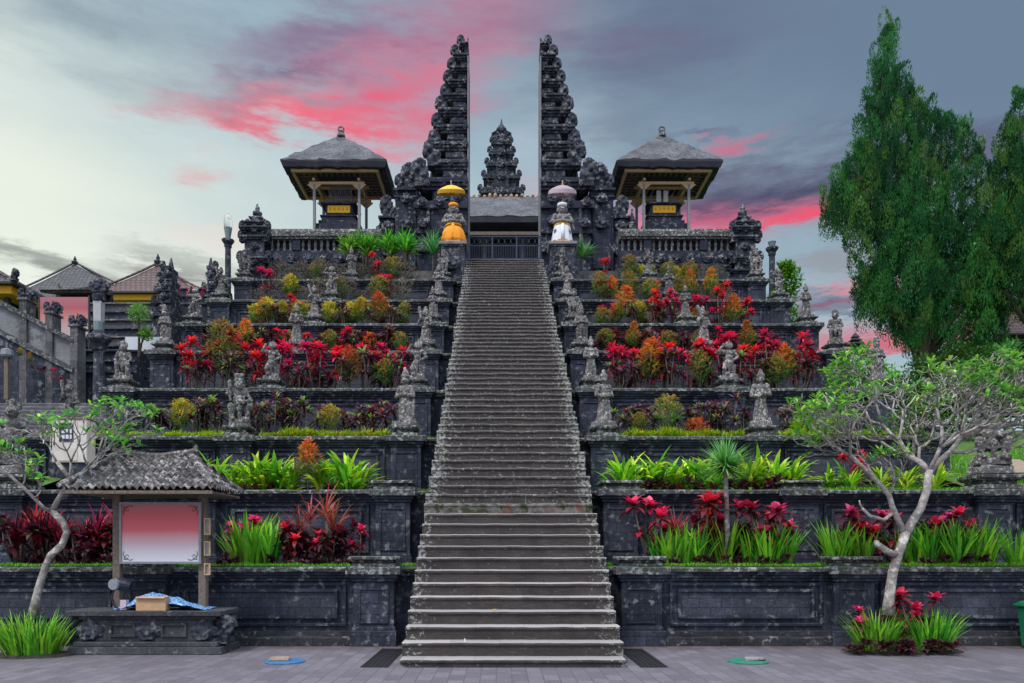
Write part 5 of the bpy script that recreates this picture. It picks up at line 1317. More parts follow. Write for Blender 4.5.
def strap(h=.6, n=60, r=.22, cols=GRN, w=.028, spread=.5):
    lf = MB()
    for i in range(n):
        a = rnd.uniform(0, 6.28); rr = r*rnd.random()**.6; e = 1.45-spread*rnd.random()*(.4+rr/r)
        lf.leaf((math.cos(a)*rr, math.sin(a)*rr, 0), a+rnd.uniform(-.5, .5), e, h*rnd.uniform(.7, 1.25), w*rnd.uniform(.8, 1.2), rnd.uniform(.05, .8), vc(rnd.choice(cols), .3), 4, (.8, 1, .9, .7, .04), rnd.uniform(-.5, .5))
    return None, lf.mesh('leaves', 'leaf')
def broad(h=.8, n=48, cols=LIME):
    lf = MB()
    for i in range(n):
        a = rnd.uniform(0, 6.28); rr = .16*rnd.random(); ln = h*rnd.uniform(.5, .85); z = h*rnd.uniform(.05, .5)
        lf.leaf((math.cos(a)*rr, math.sin(a)*rr, z), a+rnd.uniform(-.4, .4), rnd.uniform(.6, 1.35), ln, rnd.uniform(.06, .10), rnd.uniform(.6, 1.7), vc(rnd.choice(cols), .25), 4, (.2, .8, 1, .7, .03), rnd.uniform(-.3, .3))
    return None, lf.mesh('leaves', 'leaf')
def spiky(h=1.0, n=46, cols=DARKR, w=.03, stems=3, ln=.5):
    lf = MB(); st_ = MB()
    for s in range(stems):
        x, y = rnd.uniform(-.18, .18)*(stems > 1), rnd.uniform(-.15, .15)*(stems > 1); hh = (h-ln*.75)*rnd.uniform(.6, 1)
        st_.tube([(x*.5, y*.5, 0), (x, y, hh)], [.022, .016], 5)
        for i in range(n//stems):
            lf.leaf((x, y, hh-.06*(i % 3)), i*2.4, rnd.uniform(.35, 1.4), ln*rnd.uniform(.7, 1.15), w*rnd.uniform(.8, 1.2), rnd.uniform(.2, .9), vc(rnd.choice(cols), .3), 3, (.8, 1, .7, .03))
    return st_.mesh('stem', 'stem', True), lf.mesh('leaves', 'leaf')
def lowros(n=5, cols=PURP):
    lf = MB()
    for i in range(n): rosette(lf, (rnd.uniform(-.22, .22), rnd.uniform(-.12, .12), rnd.uniform(.06, .2)), 14, .16, .06, cols, None, 1.2, -.1, 1.0, 2)
    return None, lf.mesh('leaves', 'leaf')
LIB = {}
def lib(k, fn, nv):
    LIB[k] = [fn() for _ in range(nv)]
lib('red', lambda: cordyline(rnd.uniform(1.2, 1.6), RED, [(.78, .015, .04), (.72, .02, .12), (.66, .03, .03)], rnd.choice((2, 3, 3)), .27, .062, 26, True), 8)
lib('pinkc', lambda: cordyline(rnd.uniform(.75, .95), DARKR+[(.30, .012, .04)], PINK, 2, .24, .08, 20, True), 4)
lib('darkc', lambda: cordyline(rnd.uniform(.95, 1.25), PURP+[(.10, .20, .03), (.14, .10, .12)], [(.26, .20, .24), (.10, .04, .08), (.22, .44, .06), (.30, .03, .06)], 5, .27, .06, 22, False), 6)
lib('purp', lambda: cordyline(rnd.uniform(.65, .85), PURP+DARKR, None, 4, .28, .08, 18, True), 4)
lib('croton', lambda: croton(rnd.uniform(1.15, 1.4), .30, ((.12, .20, .02), (.40, .34, .02), (.60, .17, .02)), 'cone'), 4)
lib('crotony', lambda: croton(rnd.uniform(1.0, 1.3), rnd.uniform(.20, .30), ((.10, .24, .02), (.38, .38, .02), (.60, .46, .03)), 'round', 620), 6)
lib('crotono', lambda: croton(rnd.uniform(1.05, 1.2), .33, ((.14, .22, .02), (.55, .30, .02), (.68, .14, .02)), 'cone', 640), 4)
lib('crotong', lambda: croton(rnd.uniform(1.0, 1.35), .30, ((.07, .18, .02), (.16, .30, .03), (.40, .24, .04)), 'round', 600, .3), 3)
lib('greyb', lambda: croton(rnd.uniform(.9, 1.2), .45, ((.09, .10, .05), (.13, .14, .09), (.16, .12, .10)), 'round', 500, .1), 3)
lib('orangeb', lambda: croton(.62, .27, ((.20, .16, .02), (.55, .16, .02), (.68, .10, .02)), 'round', 420, .05), 2)
lib('strap', lambda: strap(.78, 46, .15, GRN, .050, .26), 5)
lib('broad', lambda: broad(), 5)
lib('spiky', lambda: spiky(1.05, 120, [(.03, .012, .02), (.10, .012, .02), (.40, .02, .045), (.05, .014, .02), (.62, .04, .09)], .032, 5, .5), 4)
lib('bronze', lambda: spiky(1.15, 40, [(.30, .07, .05), (.42, .04, .05), (.20, .08, .04)], .028, 2, .5), 2)
lib('lowros', lambda: lowros(), 4)
lib('yucca', lambda: spiky(1.2, 80, [(.06, .20, .04), (.09, .26, .06), (.14, .30, .12)], .05, 1, .6), 2)
lib('clump', lambda: spiky(1.0, 260, [(.08, .32, .03), (.14, .42, .04), (.05, .20, .02), (.22, .50, .05)], .05, 7, .42), 3)
INFO = {'red': ('red_cordyline', 'tall cordyline with bright red leaf crowns', 'cordyline'), 'pinkc': ('pink_cordyline', 'dark red cordyline with bright pink centres', 'cordyline'),
        'darkc': ('dark_cordyline', 'thin cordyline with purple and green leaves', 'cordyline'), 'purp': ('purple_cordyline', 'bushy dark purple cordyline', 'cordyline'),
        'croton': ('croton_shrub', 'narrow shrub with orange tip', 'shrub'), 'crotony': ('croton_shrub', 'rounded yellow green shrub', 'shrub'),
        'crotono': ('croton_shrub', 'orange and yellow pointed shrub', 'shrub'), 'crotong': ('croton_shrub', 'olive green shrub with reddish new leaves', 'shrub'), 'greyb': ('grey_shrub', 'sparse grey green shrub', 'shrub'),
        'orangeb': ('orange_shrub', 'small round orange leaved shrub', 'shrub'), 'strap': ('strap_leaf_clump', 'upright clump of bright green strap leaves', 'plant'), 'broad': ('broad_leaf_plant', 'lime green broad leaved plant', 'plant'),
        'spiky': ('spiky_cordyline', 'spiky dark red and crimson cordyline', 'cordyline'), 'bronze': ('bronze_cordyline', 'spiky bronze red cordyline', 'cordyline'), 'lowros': ('low_rosette_plant', 'low dark purple rosette plant', 'plant'),
        'yucca': ('yucca', 'green yucca with spreading pointed leaves', 'yucca'), 'clump': ('spider_leaf_clump', 'large arching bright green leaf clump', 'plant')}
PL = []   # (kind, bed, X, Y, z, scale)
def put(kind, bed, xs, top=None, dy=.8, sc=None, jd=.25):
    """bed counts walls from 0; xs are columns of the photo at that bed's distance"""
    z1, d = WALLS[bed][1], WALLS[bed][2]
    for x in xs:
        D = d+dy+rnd.uniform(-jd, jd); s = (sc or 1)*rnd.uniform(.9, 1.12)
        PL.append((kind, bed, px(x, D), D, z1-.05, s))
# bed 1
put('spiky', 0, [18, 34, 52, 70, 88, 106], sc=1.18, dy=1.0); put('lowros', 0, [28, 46, 64, 82, 100, 112], dy=.7)
put('purp', 0, [20, 42, 60, 80, 98, 110], sc=1.1, dy=.7); put('strap', 0, [240, 250, 260, 270], sc=1.15); put('pinkc', 0, [235, 249, 262], sc=1.15, dy=1.2)
put('purp', 0, [284, 298, 312, 326, 340, 353], sc=1.05, dy=1.0); put('pinkc', 0, [290, 322, 356], sc=1.0, dy=.8); put('bronze', 0, [301, 334], sc=1.32, dy=1.0, jd=.05); put('lowros', 0, [226, 236, 280, 300, 320, 345], dy=.6)
put('strap', 0, [662, 672, 686, 698, 726, 752, 768, 784], sc=1.0); put('pinkc', 0, [655, 659, 705, 716, 722, 764, 776, 782], sc=1.45, dy=1.0); put('purp', 0, [690, 730, 760], sc=1.2, dy=1.3); put('bronze', 0, [681], sc=1.25, dy=1.0, jd=.05)
put('purp', 0, [738, 712], sc=1.2, dy=1.2); put('lowros', 0, [672, 700, 716, 742, 760, 778], dy=.55)
put('strap', 0, [834, 848, 863, 902, 916, 930, 944, 958, 972, 984, 1016], sc=1.02); put('pinkc', 0, [848, 856, 864, 880, 890, 934, 942, 968], sc=1.3, dy=1.1); put('purp', 0, [855, 885, 938, 970], sc=1.15, dy=1.3); put('lowros', 0, [842, 870, 895, 925, 955, 975], dy=.55)
# bed 2
put('broad', 1, [166, 178, 190, 204, 218, 234, 252, 262, 276, 290, 322, 334, 348, 360], sc=1.12, dy=1.0); put('lowros', 1, [230, 250, 275, 330], dy=.7)
put('crotono', 1, [308], sc=1.1, dy=.7, jd=.02); put('orangeb', 1, [142, 136], sc=1.2, dy=.9, jd=.05)
put('broad', 1, [622, 636, 650, 662, 676, 690, 704, 716, 748, 760, 774, 790], sc=1.12, dy=1.1); put('lowros', 1, [640, 655, 670, 700, 735, 750, 770, 785], sc=1.4, dy=.6)
put('broad', 1, [830, 850, 880, 905, 935], sc=.9, dy=1.2); put('red', 1, [852, 862], sc=.8, dy=1.3); 
# bed 3
put('darkc', 2, [158, 170, 196, 208, 222, 258, 270, 282, 294, 306, 318, 346, 358, 370, 382], sc=1.0, dy=1.0); put('crotony', 2, [182], sc=1.15, dy=.7, jd=.05); put('crotony', 2, [331], sc=1.0, dy=.7, jd=.05); put('lowros', 2, [195, 215, 262, 285, 310, 350, 370], dy=.8)
put('darkc', 2, [624, 634, 646, 684, 694, 706, 716, 728, 740, 790, 806], sc=.95, dy=1.0); put('crotong', 2, [668], sc=1.05, dy=.7, jd=.05); put('orangeb', 2, [697], sc=.8, dy=.6, jd=.02); put('lowros', 2, [630, 655, 680, 705, 735], dy=.8)
put('broad', 2, [800, 815], sc=.9); put('crotong', 2, [640], sc=.7, dy=.8)
# bed 4
put('red', 3, [190, 200, 212, 236, 248, 262, 280, 292, 306, 318, 332, 364, 376, 388, 398], sc=1.0, dy=1.0); put('crotong', 3, [222], sc=1.25, dy=.7, jd=.05); put('crotono', 3, [350], sc=1.0, dy=.7, jd=.05); put('purp', 3, [270, 300, 325, 385], sc=.9, dy=1.3)
put('red', 3, [614, 624, 636, 648, 664, 676, 688, 700, 716, 726, 746, 756, 768, 794, 806], sc=1.0, dy=1.0); put('crotono', 3, [650, 783], sc=1.08, dy=.7, jd=.05); put('crotong', 3, [776], sc=.85, dy=.5, jd=.05); put('purp', 3, [630, 660, 700, 740, 770], sc=.9, dy=1.3)
put('darkc', 3, [196, 228, 255, 298, 340, 370, 392, 620, 642, 670, 708, 736, 762, 800], sc=.95, dy=.6); put('crotong', 3, [386, 700], sc=.8, dy=.7)
# bed 5
put('purp', 4, [216, 226, 240, 256, 270, 284, 300, 316, 330, 345, 358, 372, 386, 398], sc=1.05, dy=1.0); put('crotono', 4, [246], sc=.95, dy=.7, jd=.05); put('orangeb', 4, [369], sc=1.2, dy=.7, jd=.05); put('red', 4, [278, 306, 338, 350, 292], sc=.62, dy=.8)
put('purp', 4, [600, 612, 624, 642, 654, 668, 680, 694, 712, 724, 736, 756, 768], sc=1.05, dy=1.0); put('croton', 4, [634, 747], sc=.85, dy=.7, jd=.05); put('red', 4, [716, 766, 728], sc=.62, dy=.8)
put('crotong', 4, [290, 330, 400, 605, 668, 700], sc=.75, dy=.7); put('darkc', 4, [232, 262, 322, 352, 384, 616, 648, 686, 760], sc=.75, dy=.7)
# bed 6
put('crotony', 5, [256, 268, 282, 298, 330, 352, 362], sc=.95, dy=.9); put('crotono', 5, [379, 264], sc=1.1, dy=.8, jd=.05); put('red', 5, [294, 262, 304], sc=.85, dy=.7); put('purp', 5, [385, 396, 340, 405], sc=.8, dy=1.0)
put('crotony', 5, [616, 640], sc=.85, dy=.9); put('crotono', 5, [626, 733], sc=1.2, dy=.8, jd=.05); put('red', 5, [608, 652, 662, 672, 682, 700, 710, 720, 744], sc=.9, dy=.9); put('purp', 5, [646, 690, 720], sc=.8, dy=1.2)
put('darkc', 5, [272, 290, 315, 345, 370, 390, 402, 634, 658, 676, 704, 742], sc=.75, dy=.7); put('greyb', 5, [322, 342, 396, 600, 650, 722], sc=.75, dy=1.1); put('crotong', 5, [306, 345, 404, 694, 602], sc=.8, dy=.8)
# bed 7
put('crotony', 6, [291], sc=1.05, dy=.9, jd=.1); put('greyb', 6, [262, 276, 305, 318, 345, 360, 372, 392, 402], sc=.85, dy=1.0); put('red', 6, [388, 268], sc=.8, dy=.8); put('crotong', 6, [380, 338], sc=1.1, dy=.8)
put('crotong', 6, [600, 630, 650, 676], sc=.9, dy=.9); put('crotono', 6, [612], sc=1.05, dy=.8); put('croton', 6, [711, 690], sc=1.1, dy=.8, jd=.1); put('greyb', 6, [640, 665, 700, 726], sc=.8, dy=1.1); put('red', 6, [604, 660], sc=.75)
# bed 8
put('greyb', 7, [280, 300, 322, 338, 360, 380, 405], sc=.95, dy=.9); put('clump', 7, [352, 366], sc=1.4, dy=1.4, jd=.1); put('clump', 7, [390, 404], sc=1.4, dy=1.4, jd=.1); put('crotong', 7, [392, 316], sc=1.0, dy=.6)
put('yucca', 7, [433], sc=1.35, dy=.6, jd=.02); put('yucca', 7, [583], sc=1.15, dy=.7, jd=.02)
put('crotong', 7, [630, 650, 668, 690], sc=.85, dy=.8); put('crotony', 7, [642, 684, 676], sc=.7, dy=.8); put('greyb', 7, [622, 704, 716], sc=.8, dy=.9); put('red', 7, [606], sc=.75, dy=.6, jd=.02); put('red', 7, [378], sc=.8, dy=.5, jd=.02)
# lift plants that stand above the balustrade (grown on the bank against the wall)
from collections import defaultdict
byk = defaultdict(list)
for p in PL: byk[(p[1], p[2] > 0, INFO[p[0]][1])].append(p)
for key, lst in byk.items():
    lst.sort(key=lambda p: abs(p[2]))
    for n, (kind, bed, X, Y, z, s) in enumerate(lst):
        nm, lb, cat = INFO[kind]
        side = 'right' if X > 0 else 'left'
        if len(lst) == 1: lab = f'{lb}, in the {ORD[bed]} terrace bed {side} of the stairs'
        else: lab = f'{lb}, {ORD[n]} from the stairs, {ORD[bed]} terrace, {side} side'
        s *= {2: 1.08, 3: 1.14, 4: 1.12, 5: 1.05, 6: 1.1, 7: 1.12}.get(bed, 1)*(.86 if kind in ('crotony', 'crotono') and bed == 2 else 1)
        T = thing(nm, lab, cat, (X, Y, z+(1.15 if kind == 'clump' else (.35 if kind == 'yucca' else 0))), f'{nm.replace("_", " ")}s in the terrace beds', rnd.uniform(0, 6.28), s)
        a, b = rnd.choice(LIB[kind])
        if a: meshobj('stem', a, T)
        meshobj('leaves' if b.name.startswith('leaves') else 'crown', b, T)
        if kind == 'clump':
            pass

# rocky bank under the big clumps
for (x, w) in ((356, .75), (395, .75)):
    D = 31.75
    m = MB()
    for k in range(14): m.ell((rnd.uniform(-w, w), rnd.uniform(-.15, .2), rnd.uniform(.1, .85)), rnd.uniform(.2, .34), 8, 5)
    me = remesh(m, 'rockery', 'gate', .06, .05, 4)
    tag(meshobj('rockery', me, None, (px(x, D), D, 12.5)), f'dark rock heap under the arching green clumps, {"nearer the left pier" if x < 370 else "nearer the split gate"}', 'rocks', 'rock heaps on the eighth terrace')

# grass and hedge strips
def strip(name, x0, x1, y0, y1, z, h, n, cols, w=.012, label=None, cat='grass'):
    m = MB(); m.box(x0, x1, y0, y1, z-.05, z+.004)
    for i in range(len(m.c)): m.c[i] = (.04, .07, .015, 1)
    for i in range(n):
        x, y = rnd.uniform(x0, x1), rnd.uniform(y0, y1); k = .5+.8*abs(noise.noise(Vector((x*2, y*2, 0))))
        m.leaf((x, y, z), rnd.uniform(0, 6.28), rnd.uniform(.7, 1.5), h*k*rnd.uniform(.6, 1.3), w, .8, vc(rnd.choice(cols), .3), 2, (1, .8, .05))
    o = m.build(name, 'leaf'); o['kind'] = 'stuff'; tag(o, label, cat)
    del o['category']
    return o
GR = [(.10, .30, .015), (.16, .38, .02), (.07, .22, .012)]
def sstrip(bed, x0, x1, side, h=.07, n=5200, dy0=.5, dy1=.95, zz=0.01, cols=GR, nm='turf_strip', lb='short bright green grass along the top of the', w=.014):
    z1, d = WALLS[bed][1], WALLS[bed][2]
    strip(nm, x0, x1, d+dy0-.48, d+dy1-.4, z1+zz, h, n, cols, w, f'{lb} {ORD[bed]} terrace wall, {side} side')
sstrip(0, -10.2, -2.7, 'left', .085, 6500); sstrip(0, 2.95, 5.9, 'right', .09, 3600); sstrip(0, 6.75, 10.9, 'right far', .10, 4200)
sstrip(0, -1.85, -1.46, 'stair', .10, 500, .8, 1.3, 0.0); sstrip(0, 1.86, 2.1, 'stair right', .10, 350, .8, 1.3, 0.0)
sstrip(1, -1.8, -1.5, 'stair', .12, 300, .8, 1.2, 0.0); sstrip(1, 6.8, 9.8, 'right', .11, 3600); sstrip(2, -1.8, -1.5, 'stair', .12, 250, .8, 1.2, 0.0)
YG = [(.24, .42, .015), (.34, .50, .02), (.14, .30, .015), (.40, .36, .02)]
for (a, b, sd_) in ((-9.9, -6.75, 'outer left'), (-5.85, -2.75, 'inner left'), (3.0, 5.9, 'inner right'), (6.8, 9.9, 'outer right')):
    sstrip(2, a, b, sd_, .30, 5200, .66, 1.2, .0, YG, 'low_hedge', 'low yellow green hedge along the top of the', .045)
# grassy bank with blades, right edge
m = MB()
for i in range(7000):
    x = rnd.uniform(10.7, 15.5); y = rnd.uniform(16.2, 21); z = 2.9+(y-16)*.345
    if 0.2 < (x-11.2-(y-16)*.25) < .9 and y > 17.3: continue
    m.leaf((x, y, z-.02), rnd.uniform(0, 6.28), rnd.uniform(.8, 1.5), rnd.uniform(.06, .16), .018, .7, vc(rnd.choice(GR), .3), 2, (1, .8, .05))
o = m.build('bank_grass', 'leaf'); o['kind'] = 'stuff'; o['label'] = 'bright green grass on the sloping bank at the right edge'
# terrain path
m = MB(); vs = []; fs = []
for j in range(4):
    y = 17.0+j*.45; x = 11.3+(y-16)*.28; z = 2.96+(y-16)*.345+.16
    vs += [(x, y, z), (x+.8, y, z)]
for j in range(3): fs.append((2*j, 2*j+1, 2*j+3, 2*j+2))
m.add(vs, fs); struct(m.build('bank_path', 'slab'))

# dracaena tree on bed 1 (right)
D = WALLS[0][2]+.9; T = thing('dracaena_tree', 'small tree with straight pale trunk and round spray of narrow green leaves, first terrace bed', 'tree', (px(727, D), D, 1.36))
th_ = pz(470, D)-1.36
m = MB(); m.tube([(.02, 0, 0), (.0, 0, th_*.5), (-.03, 0, th_)], [.06, .048, .042], 10); m.build('trunk', 'bark', T, True)
m = MB()
for i in range(300): m.leaf((-.03, 0, th_+rnd.uniform(-.05, .14)), i*2.4, math.asin(rnd.uniform(-.35, 1)), rnd.uniform(.55, .74), .034, rnd.uniform(.1, .5), vc(rnd.choice([(.08, .30, .05), (.14, .42, .10), (.24, .50, .20)]), .25), 3, (1, 1, .7, .03))
m.build('crown', 'leaf', T)

# plants among the left structures and on the banks
def lone(kind, x, D, z, s, lab, cat='shrub'):
    nm = INFO[kind][0]; T = thing(nm, lab, cat, (px(x, D), D, z), None, rnd.uniform(0, 6), s); a, b = rnd.choice(LIB[kind])
    if a: meshobj('stem', a, T)
    meshobj('crown' if b.name.startswith('crown') else 'leaves', b, T)
for n, (x, y) in enumerate(((20, 352), (30, 358), (40, 366), (52, 374), (62, 382))):
    lone(['crotony', 'croton', 'lowros', 'red', 'red'][n], x, 23.75, pz(y+8, 23.75), [.35, .35, .9, .34, .34][n], f'small trailing plant on the dark retaining wall under the sloping parapet, {ORD[n]} from the left')
for n, x in enumerate((178, 186, 194, 202)): lone('red', x, 32.6, pz(295, 32.6)-.25, .42, f'low red plant on the wall between the small gate halves, {ORD[n]} from the left')
def ball_tree(name, lab, x, D, z0, balls, cols, leaf=.12, n=500):
    T = thing(name, lab, 'tree', (px(x, D), D, z0)); m = MB(); lf = MB()
    for (bx, by, bz, r) in balls:
        m.tube([(0, 0, 0), (bx*.4, by*.4, bz*.6), (bx, by, bz)], [.05, .035, .015], 5)
        for i in range(n):
            v = Vector((rnd.gauss(0, 1), rnd.gauss(0, 1), rnd.gauss(0, 1))).normalized()*r*(rnd.random()**.3)*(1+.25*noise.noise(Vector((bx+i*.01, bz, 0))))
            lf.leaf((bx+v.x, by+v.y, bz+v.z), rnd.uniform(0, 6.28), rnd.uniform(-.2, 1.2), leaf*rnd.uniform(.7, 1.2), leaf*.4, .8, vc(rnd.choice(cols), .3), 2, (.5, 1, .05))
    m.build('trunk', 'conbark', T); lf.build('crown', 'leaf', T)
ball_tree('clipped_tree', 'small tree with two clipped light green leaf balls beside the stepped wall', 139, 25.3, pz(345, 25.3)-.4, [(.0, 0, 1.45, .36), (.22, 0, .75, .24)], [(.10, .26, .03), (.15, .34, .04)], .1, 420)
ball_tree('leafy_shrub', 'upright bright green leafy shrub behind the corner statues of the right terraces', 784, 31, 10.2, [(-.1, 0, 1.9, .6), (.15, 0, 2.6, .55), (0, 0, 1.2, .6), (.1, 0, 3.1, .35)], [(.06, .24, .02), (.10, .32, .02)], .22, 420)
ball_tree('leafy_shrub', 'lime green bush at the foot of the conifers, behind the frangipani', 855, 21, 4.3, [(-.3, 0, 2.3, .5), (.3, 0, 2.5, .5), (.7, 0, 2.2, .45), (0, 0, 1.5, .7)], [(.16, .36, .02), (.24, .44, .03), (.08, .24, .02)], .14, 600)
for n, (x, y, D, s) in enumerate(((960, 352, 30, 1.0), (1010, 350, 28, .9), (985, 356, 26, .9), (925, 365, 27, 1), (900, 385, 23, 1), (940, 395, 22, 1))):
    ball_tree('leafy_shrub', f'dark green bush on the hillside under the conifers, counted {ORD[n]}', x, D, pz(y, D)-2.2, [(-.5, 0, 1.4, .8), (.6, 0, 1.2, .8), (0, 0, 2.0, .6)], [(.03, .10, .015), (.06, .16, .02), (.02, .07, .01)], .18, 500)
lone('yucca', 1008, 24, pz(358, 24)-.9, 1.2, 'light green spiky plant below the brown tiled roof at the right edge', 'yucca')
lone('strap', 1009, 12.95, 1.3, .01, 'x') if False else None

# ------------------------------------------------------------------ clumps on the plaza
def plaza_clump(x, D, lab, rx, ry, n, h=.62):
    m = MB()
    for i in range(n):
        a = rnd.uniform(0, 6.28); rr = rnd.random()**.55; X_, Y_ = math.cos(a)*rx*rr, math.sin(a)*ry*rr
        m.leaf((X_, Y_, 0), math.atan2(Y_/ry, X_/rx)+rnd.uniform(-.6, .6), 1.52-.5*rr*rnd.uniform(.2, 1.0), h*rnd.uniform(.6, 1.2), .040, rnd.uniform(.1, 1.0), vc(rnd.choice(GRN), .3), 4, (.8, 1, .8, .5, .04), rnd.uniform(-.5, .5))
    o = m.build('strap_leaf_clump', 'leaf', None, loc=(px(x, D), D, 0)); tag(o, lab, 'plant'); return o
plaza_clump(31, 12.0, 'wide clump of green strap leaves around the foot of the left frangipani', .42, .28, 330, .66)
plaza_clump(876, 12.45, 'green strap leaf clump on the left of the right frangipani trunk', .28, .24, 190, .68); plaza_clump(932, 12.5, 'green strap leaf clump on the right of the right frangipani trunk', .28, .24, 190, .70)
for n, (x, D, s, k) in enumerate(((864, 12.6, .95, 'pinkc'), (912, 12.75, 1.35, 'pinkc'), (922, 12.7, 1.1, 'pinkc'), (900, 12.8, 1.1, 'pinkc'))): lone(k, x, D, 0, s, f'pink and dark red cordyline by the right frangipani trunk, {ORD[n]} of four counted nearest first', 'cordyline')
for n, x in enumerate((858, 880, 892, 905, 918, 934, 946)): lone('lowros', x, 12.15, 0, 1.0, f'low dark rosette plant in front of the right frangipani, {ORD[n]} from the left', 'plant')
for k, (x, D, rx, ry) in enumerate(((903, 12.5, 1.0, .42), (32, 12.05, .68, .4))):
    m = MB(); m.lathe([(1, 0.002), (.96, .03), (.7, .05), (.02, .06)], 20, (px(x, D), D, 0), rx, ry); struct(m.build('planting_bed', 'soil'))

# ------------------------------------------------------------------ frangipani trees
def frangipani(name, lab, base, skeleton, tips, levels, seed, cz, leafp=.7, cen=None, lenk=.36, zmax=99, zmin=0, xr=(-99, 99)):
    """skeleton: list of (points, radii) in world metres; tips: (point, dir, radius) from which candelabra branching grows"""
    r = random.Random(seed); T = thing(name, lab, 'tree', base); B = Vector(base)
    tr = MB(); lf = MB()
    for pts, rad in skeleton: tr.tube([Vector(p)-B for p in pts], rad, 9)
    br = tr
    def ros(p, dv):
        n = r.randint(4, 8)
        for i in range(n):
            a = i*2.4+r.uniform(-.4, .4); g_ = r.choice([(.08, .32, .04), (.14, .42, .05), (.28, .54, .06), (.05, .20, .05)])
            lf.leaf((p.x, p.y, p.z), a, r.uniform(-.1, 1.1), r.uniform(.12, .20), r.uniform(.045, .065), r.uniform(.3, 1.0), vc(g_, .2), 3, (.15, .8, 1, .04), r.uniform(-.3, .3))
    def grow(p, dv, rad, lev):
        ln = lenk*(.84**(levels-lev))*r.uniform(.7, 1.2)
        mid = p+dv*ln*.5+Vector((r.uniform(-.03, .03), r.uniform(-.03, .03), r.uniform(-.05, .0)))
        d2 = (dv+Vector((0, 0, .22))).normalized(); q = mid+d2*ln*.5
        if q.z > zmax: q.z = zmax-r.uniform(0, .12)
        br.tube([p, mid, q], [rad, rad*.9, rad*.85], 6 if lev > 1 else 5)
        if lev == 0:
            if r.random() < leafp: ros(q-B*0, d2)
            return
        n = 2 if r.random() < .62 else 3
        a0 = r.uniform(0, 6.28)
        for i in range(n):
            a = a0+i*2*math.pi/n+r.uniform(-.4, .4); sp = r.uniform(.55, .95)
            u = d2.cross(Vector((0, 0, 1)));  u = u.normalized() if u.length > .1 else Vector((1, 0, 0)); v = d2.cross(u)
            nd_ = (d2*math.cos(sp)+(u*math.cos(a)+v*math.sin(a))*math.sin(sp))
            out = Vector((q.x-cen[0], q.y-cen[1], 0)); out = out.normalized() if out.length > .01 else Vector()
            nd_ = (nd_+out*.34); nd_.z = nd_.z*.9+(.30 if lev > 2 else .12)
            dome = zmax-.07*((q.x-cen[0])**2)
            if q.z > dome-.22: nd_.z = min(nd_.z, .10)
            if q.z < zmin: nd_.z = abs(nd_.z)+.3
            if q.x > xr[1]: nd_.x = -abs(nd_.x)
            if q.x < xr[0]: nd_.x = abs(nd_.x)
            if abs(q.y-cen[1]) > 1.6: nd_.y = -abs(nd_.y)*math.copysign(1, q.y-cen[1])
            if r.random() < .16 and lev < 4: continue
            grow(q, nd_.normalized(), max(.0085, rad*.74), lev-1)
    for p, dv, rad, lev in tips:
        grow(Vector(p)-B, Vector(dv).normalized(), rad, lev)
    br.build('trunk', 'bark', T, True); lf.build('leaves', 'leaf', T)
def W3(x, y, D): return (px(x, D), D, pz(y, D))
D = 12.6
sk = [([W3(888, 615, D), W3(889, 600, D), W3(893, 572, D), W3(899, 552, D), W3(906, 532, D)], [.115, .088, .078, .074, .078]),
      ([W3(906, 534, D), W3(912, 522, D), W3(921, 508, D), W3(927, 490, D), W3(929, 470, D)], [.075, .07, .066, .063, .062]),
      ([W3(905, 534, D), W3(898, 520, D), W3(892, 506, D-.05), W3(889, 495, D-.1), W3(878, 482, D-.15), W3(866, 470, D-.2), W3(850, 455, D-.25)], [.06, .05, .046, .042, .04, .036, .032]),
      ([W3(899, 556, D), W3(888, 552, D-.05), W3(877, 544, D-.08), W3(876, 541, D-.1)], [.06, .055, .05, .035]),
      ([W3(894, 512, D), W3(884, 520, D-.1), W3(870, 516, D-.15), W3(862, 508, D-.2)], [.035, .03, .028, .022]),
      ([W3(929, 472, D), W3(938, 462, D+.05), W3(950, 452, D+.1), W3(963, 436, D+.1)], [.056, .05, .044, .04]),
      ([W3(929, 472, D), W3(920, 462, D+.1), W3(908, 456, D+.2), W3(899, 440, D+.2)], [.06, .05, .042, .038])]
c0 = Vector(W3(912, 440, D)); base = (px(888, D), D, 0); cen_ = (c0.x-base[0], 0)
tips = [(W3(929, 471, D), (.1, -.5, .7), .042, 6), (W3(929, 474, D), (-.1, .6, .6), .042, 6), (W3(963, 436, D+.1), (.9, 0, .35), .038, 6), (W3(963, 436, D+.1), (.3, .6, .6), .035, 6), (W3(963, 438, D+.1), (.5, -.7, .4), .035, 6),
        (W3(899, 440, D+.2), (-.5, .3, .6), .030, 6), (W3(899, 440, D+.2), (.2, .1, .9), .028, 5), (W3(850, 455, D-.25), (-.8, 0, .4), .025, 5), (W3(850, 455, D-.25), (-.2, -.5, .8), .025, 5), (W3(878, 482, D-.15), (-.2, .6, .9), .023, 5), (W3(889, 495, D-.1), (.1, -.4, .8), .022, 4),
        (W3(950, 452, D+.1), (.7, -.1, .1), .034, 6), (W3(908, 456, D+.2), (-.7, .1, .35), .027, 6), (W3(862, 508, D-.2), (-.2, 0, .9), .017, 0)]
frangipani('frangipani_tree', 'wide spreading frangipani with pale forking trunk and small green leaves, right foreground', base, sk, tips, 6, 5, 0, .56, cen_, .44, pz(334, D), pz(470, D), (px(786, D)-base[0], px(1090, D)-base[0]))
D = 12.35
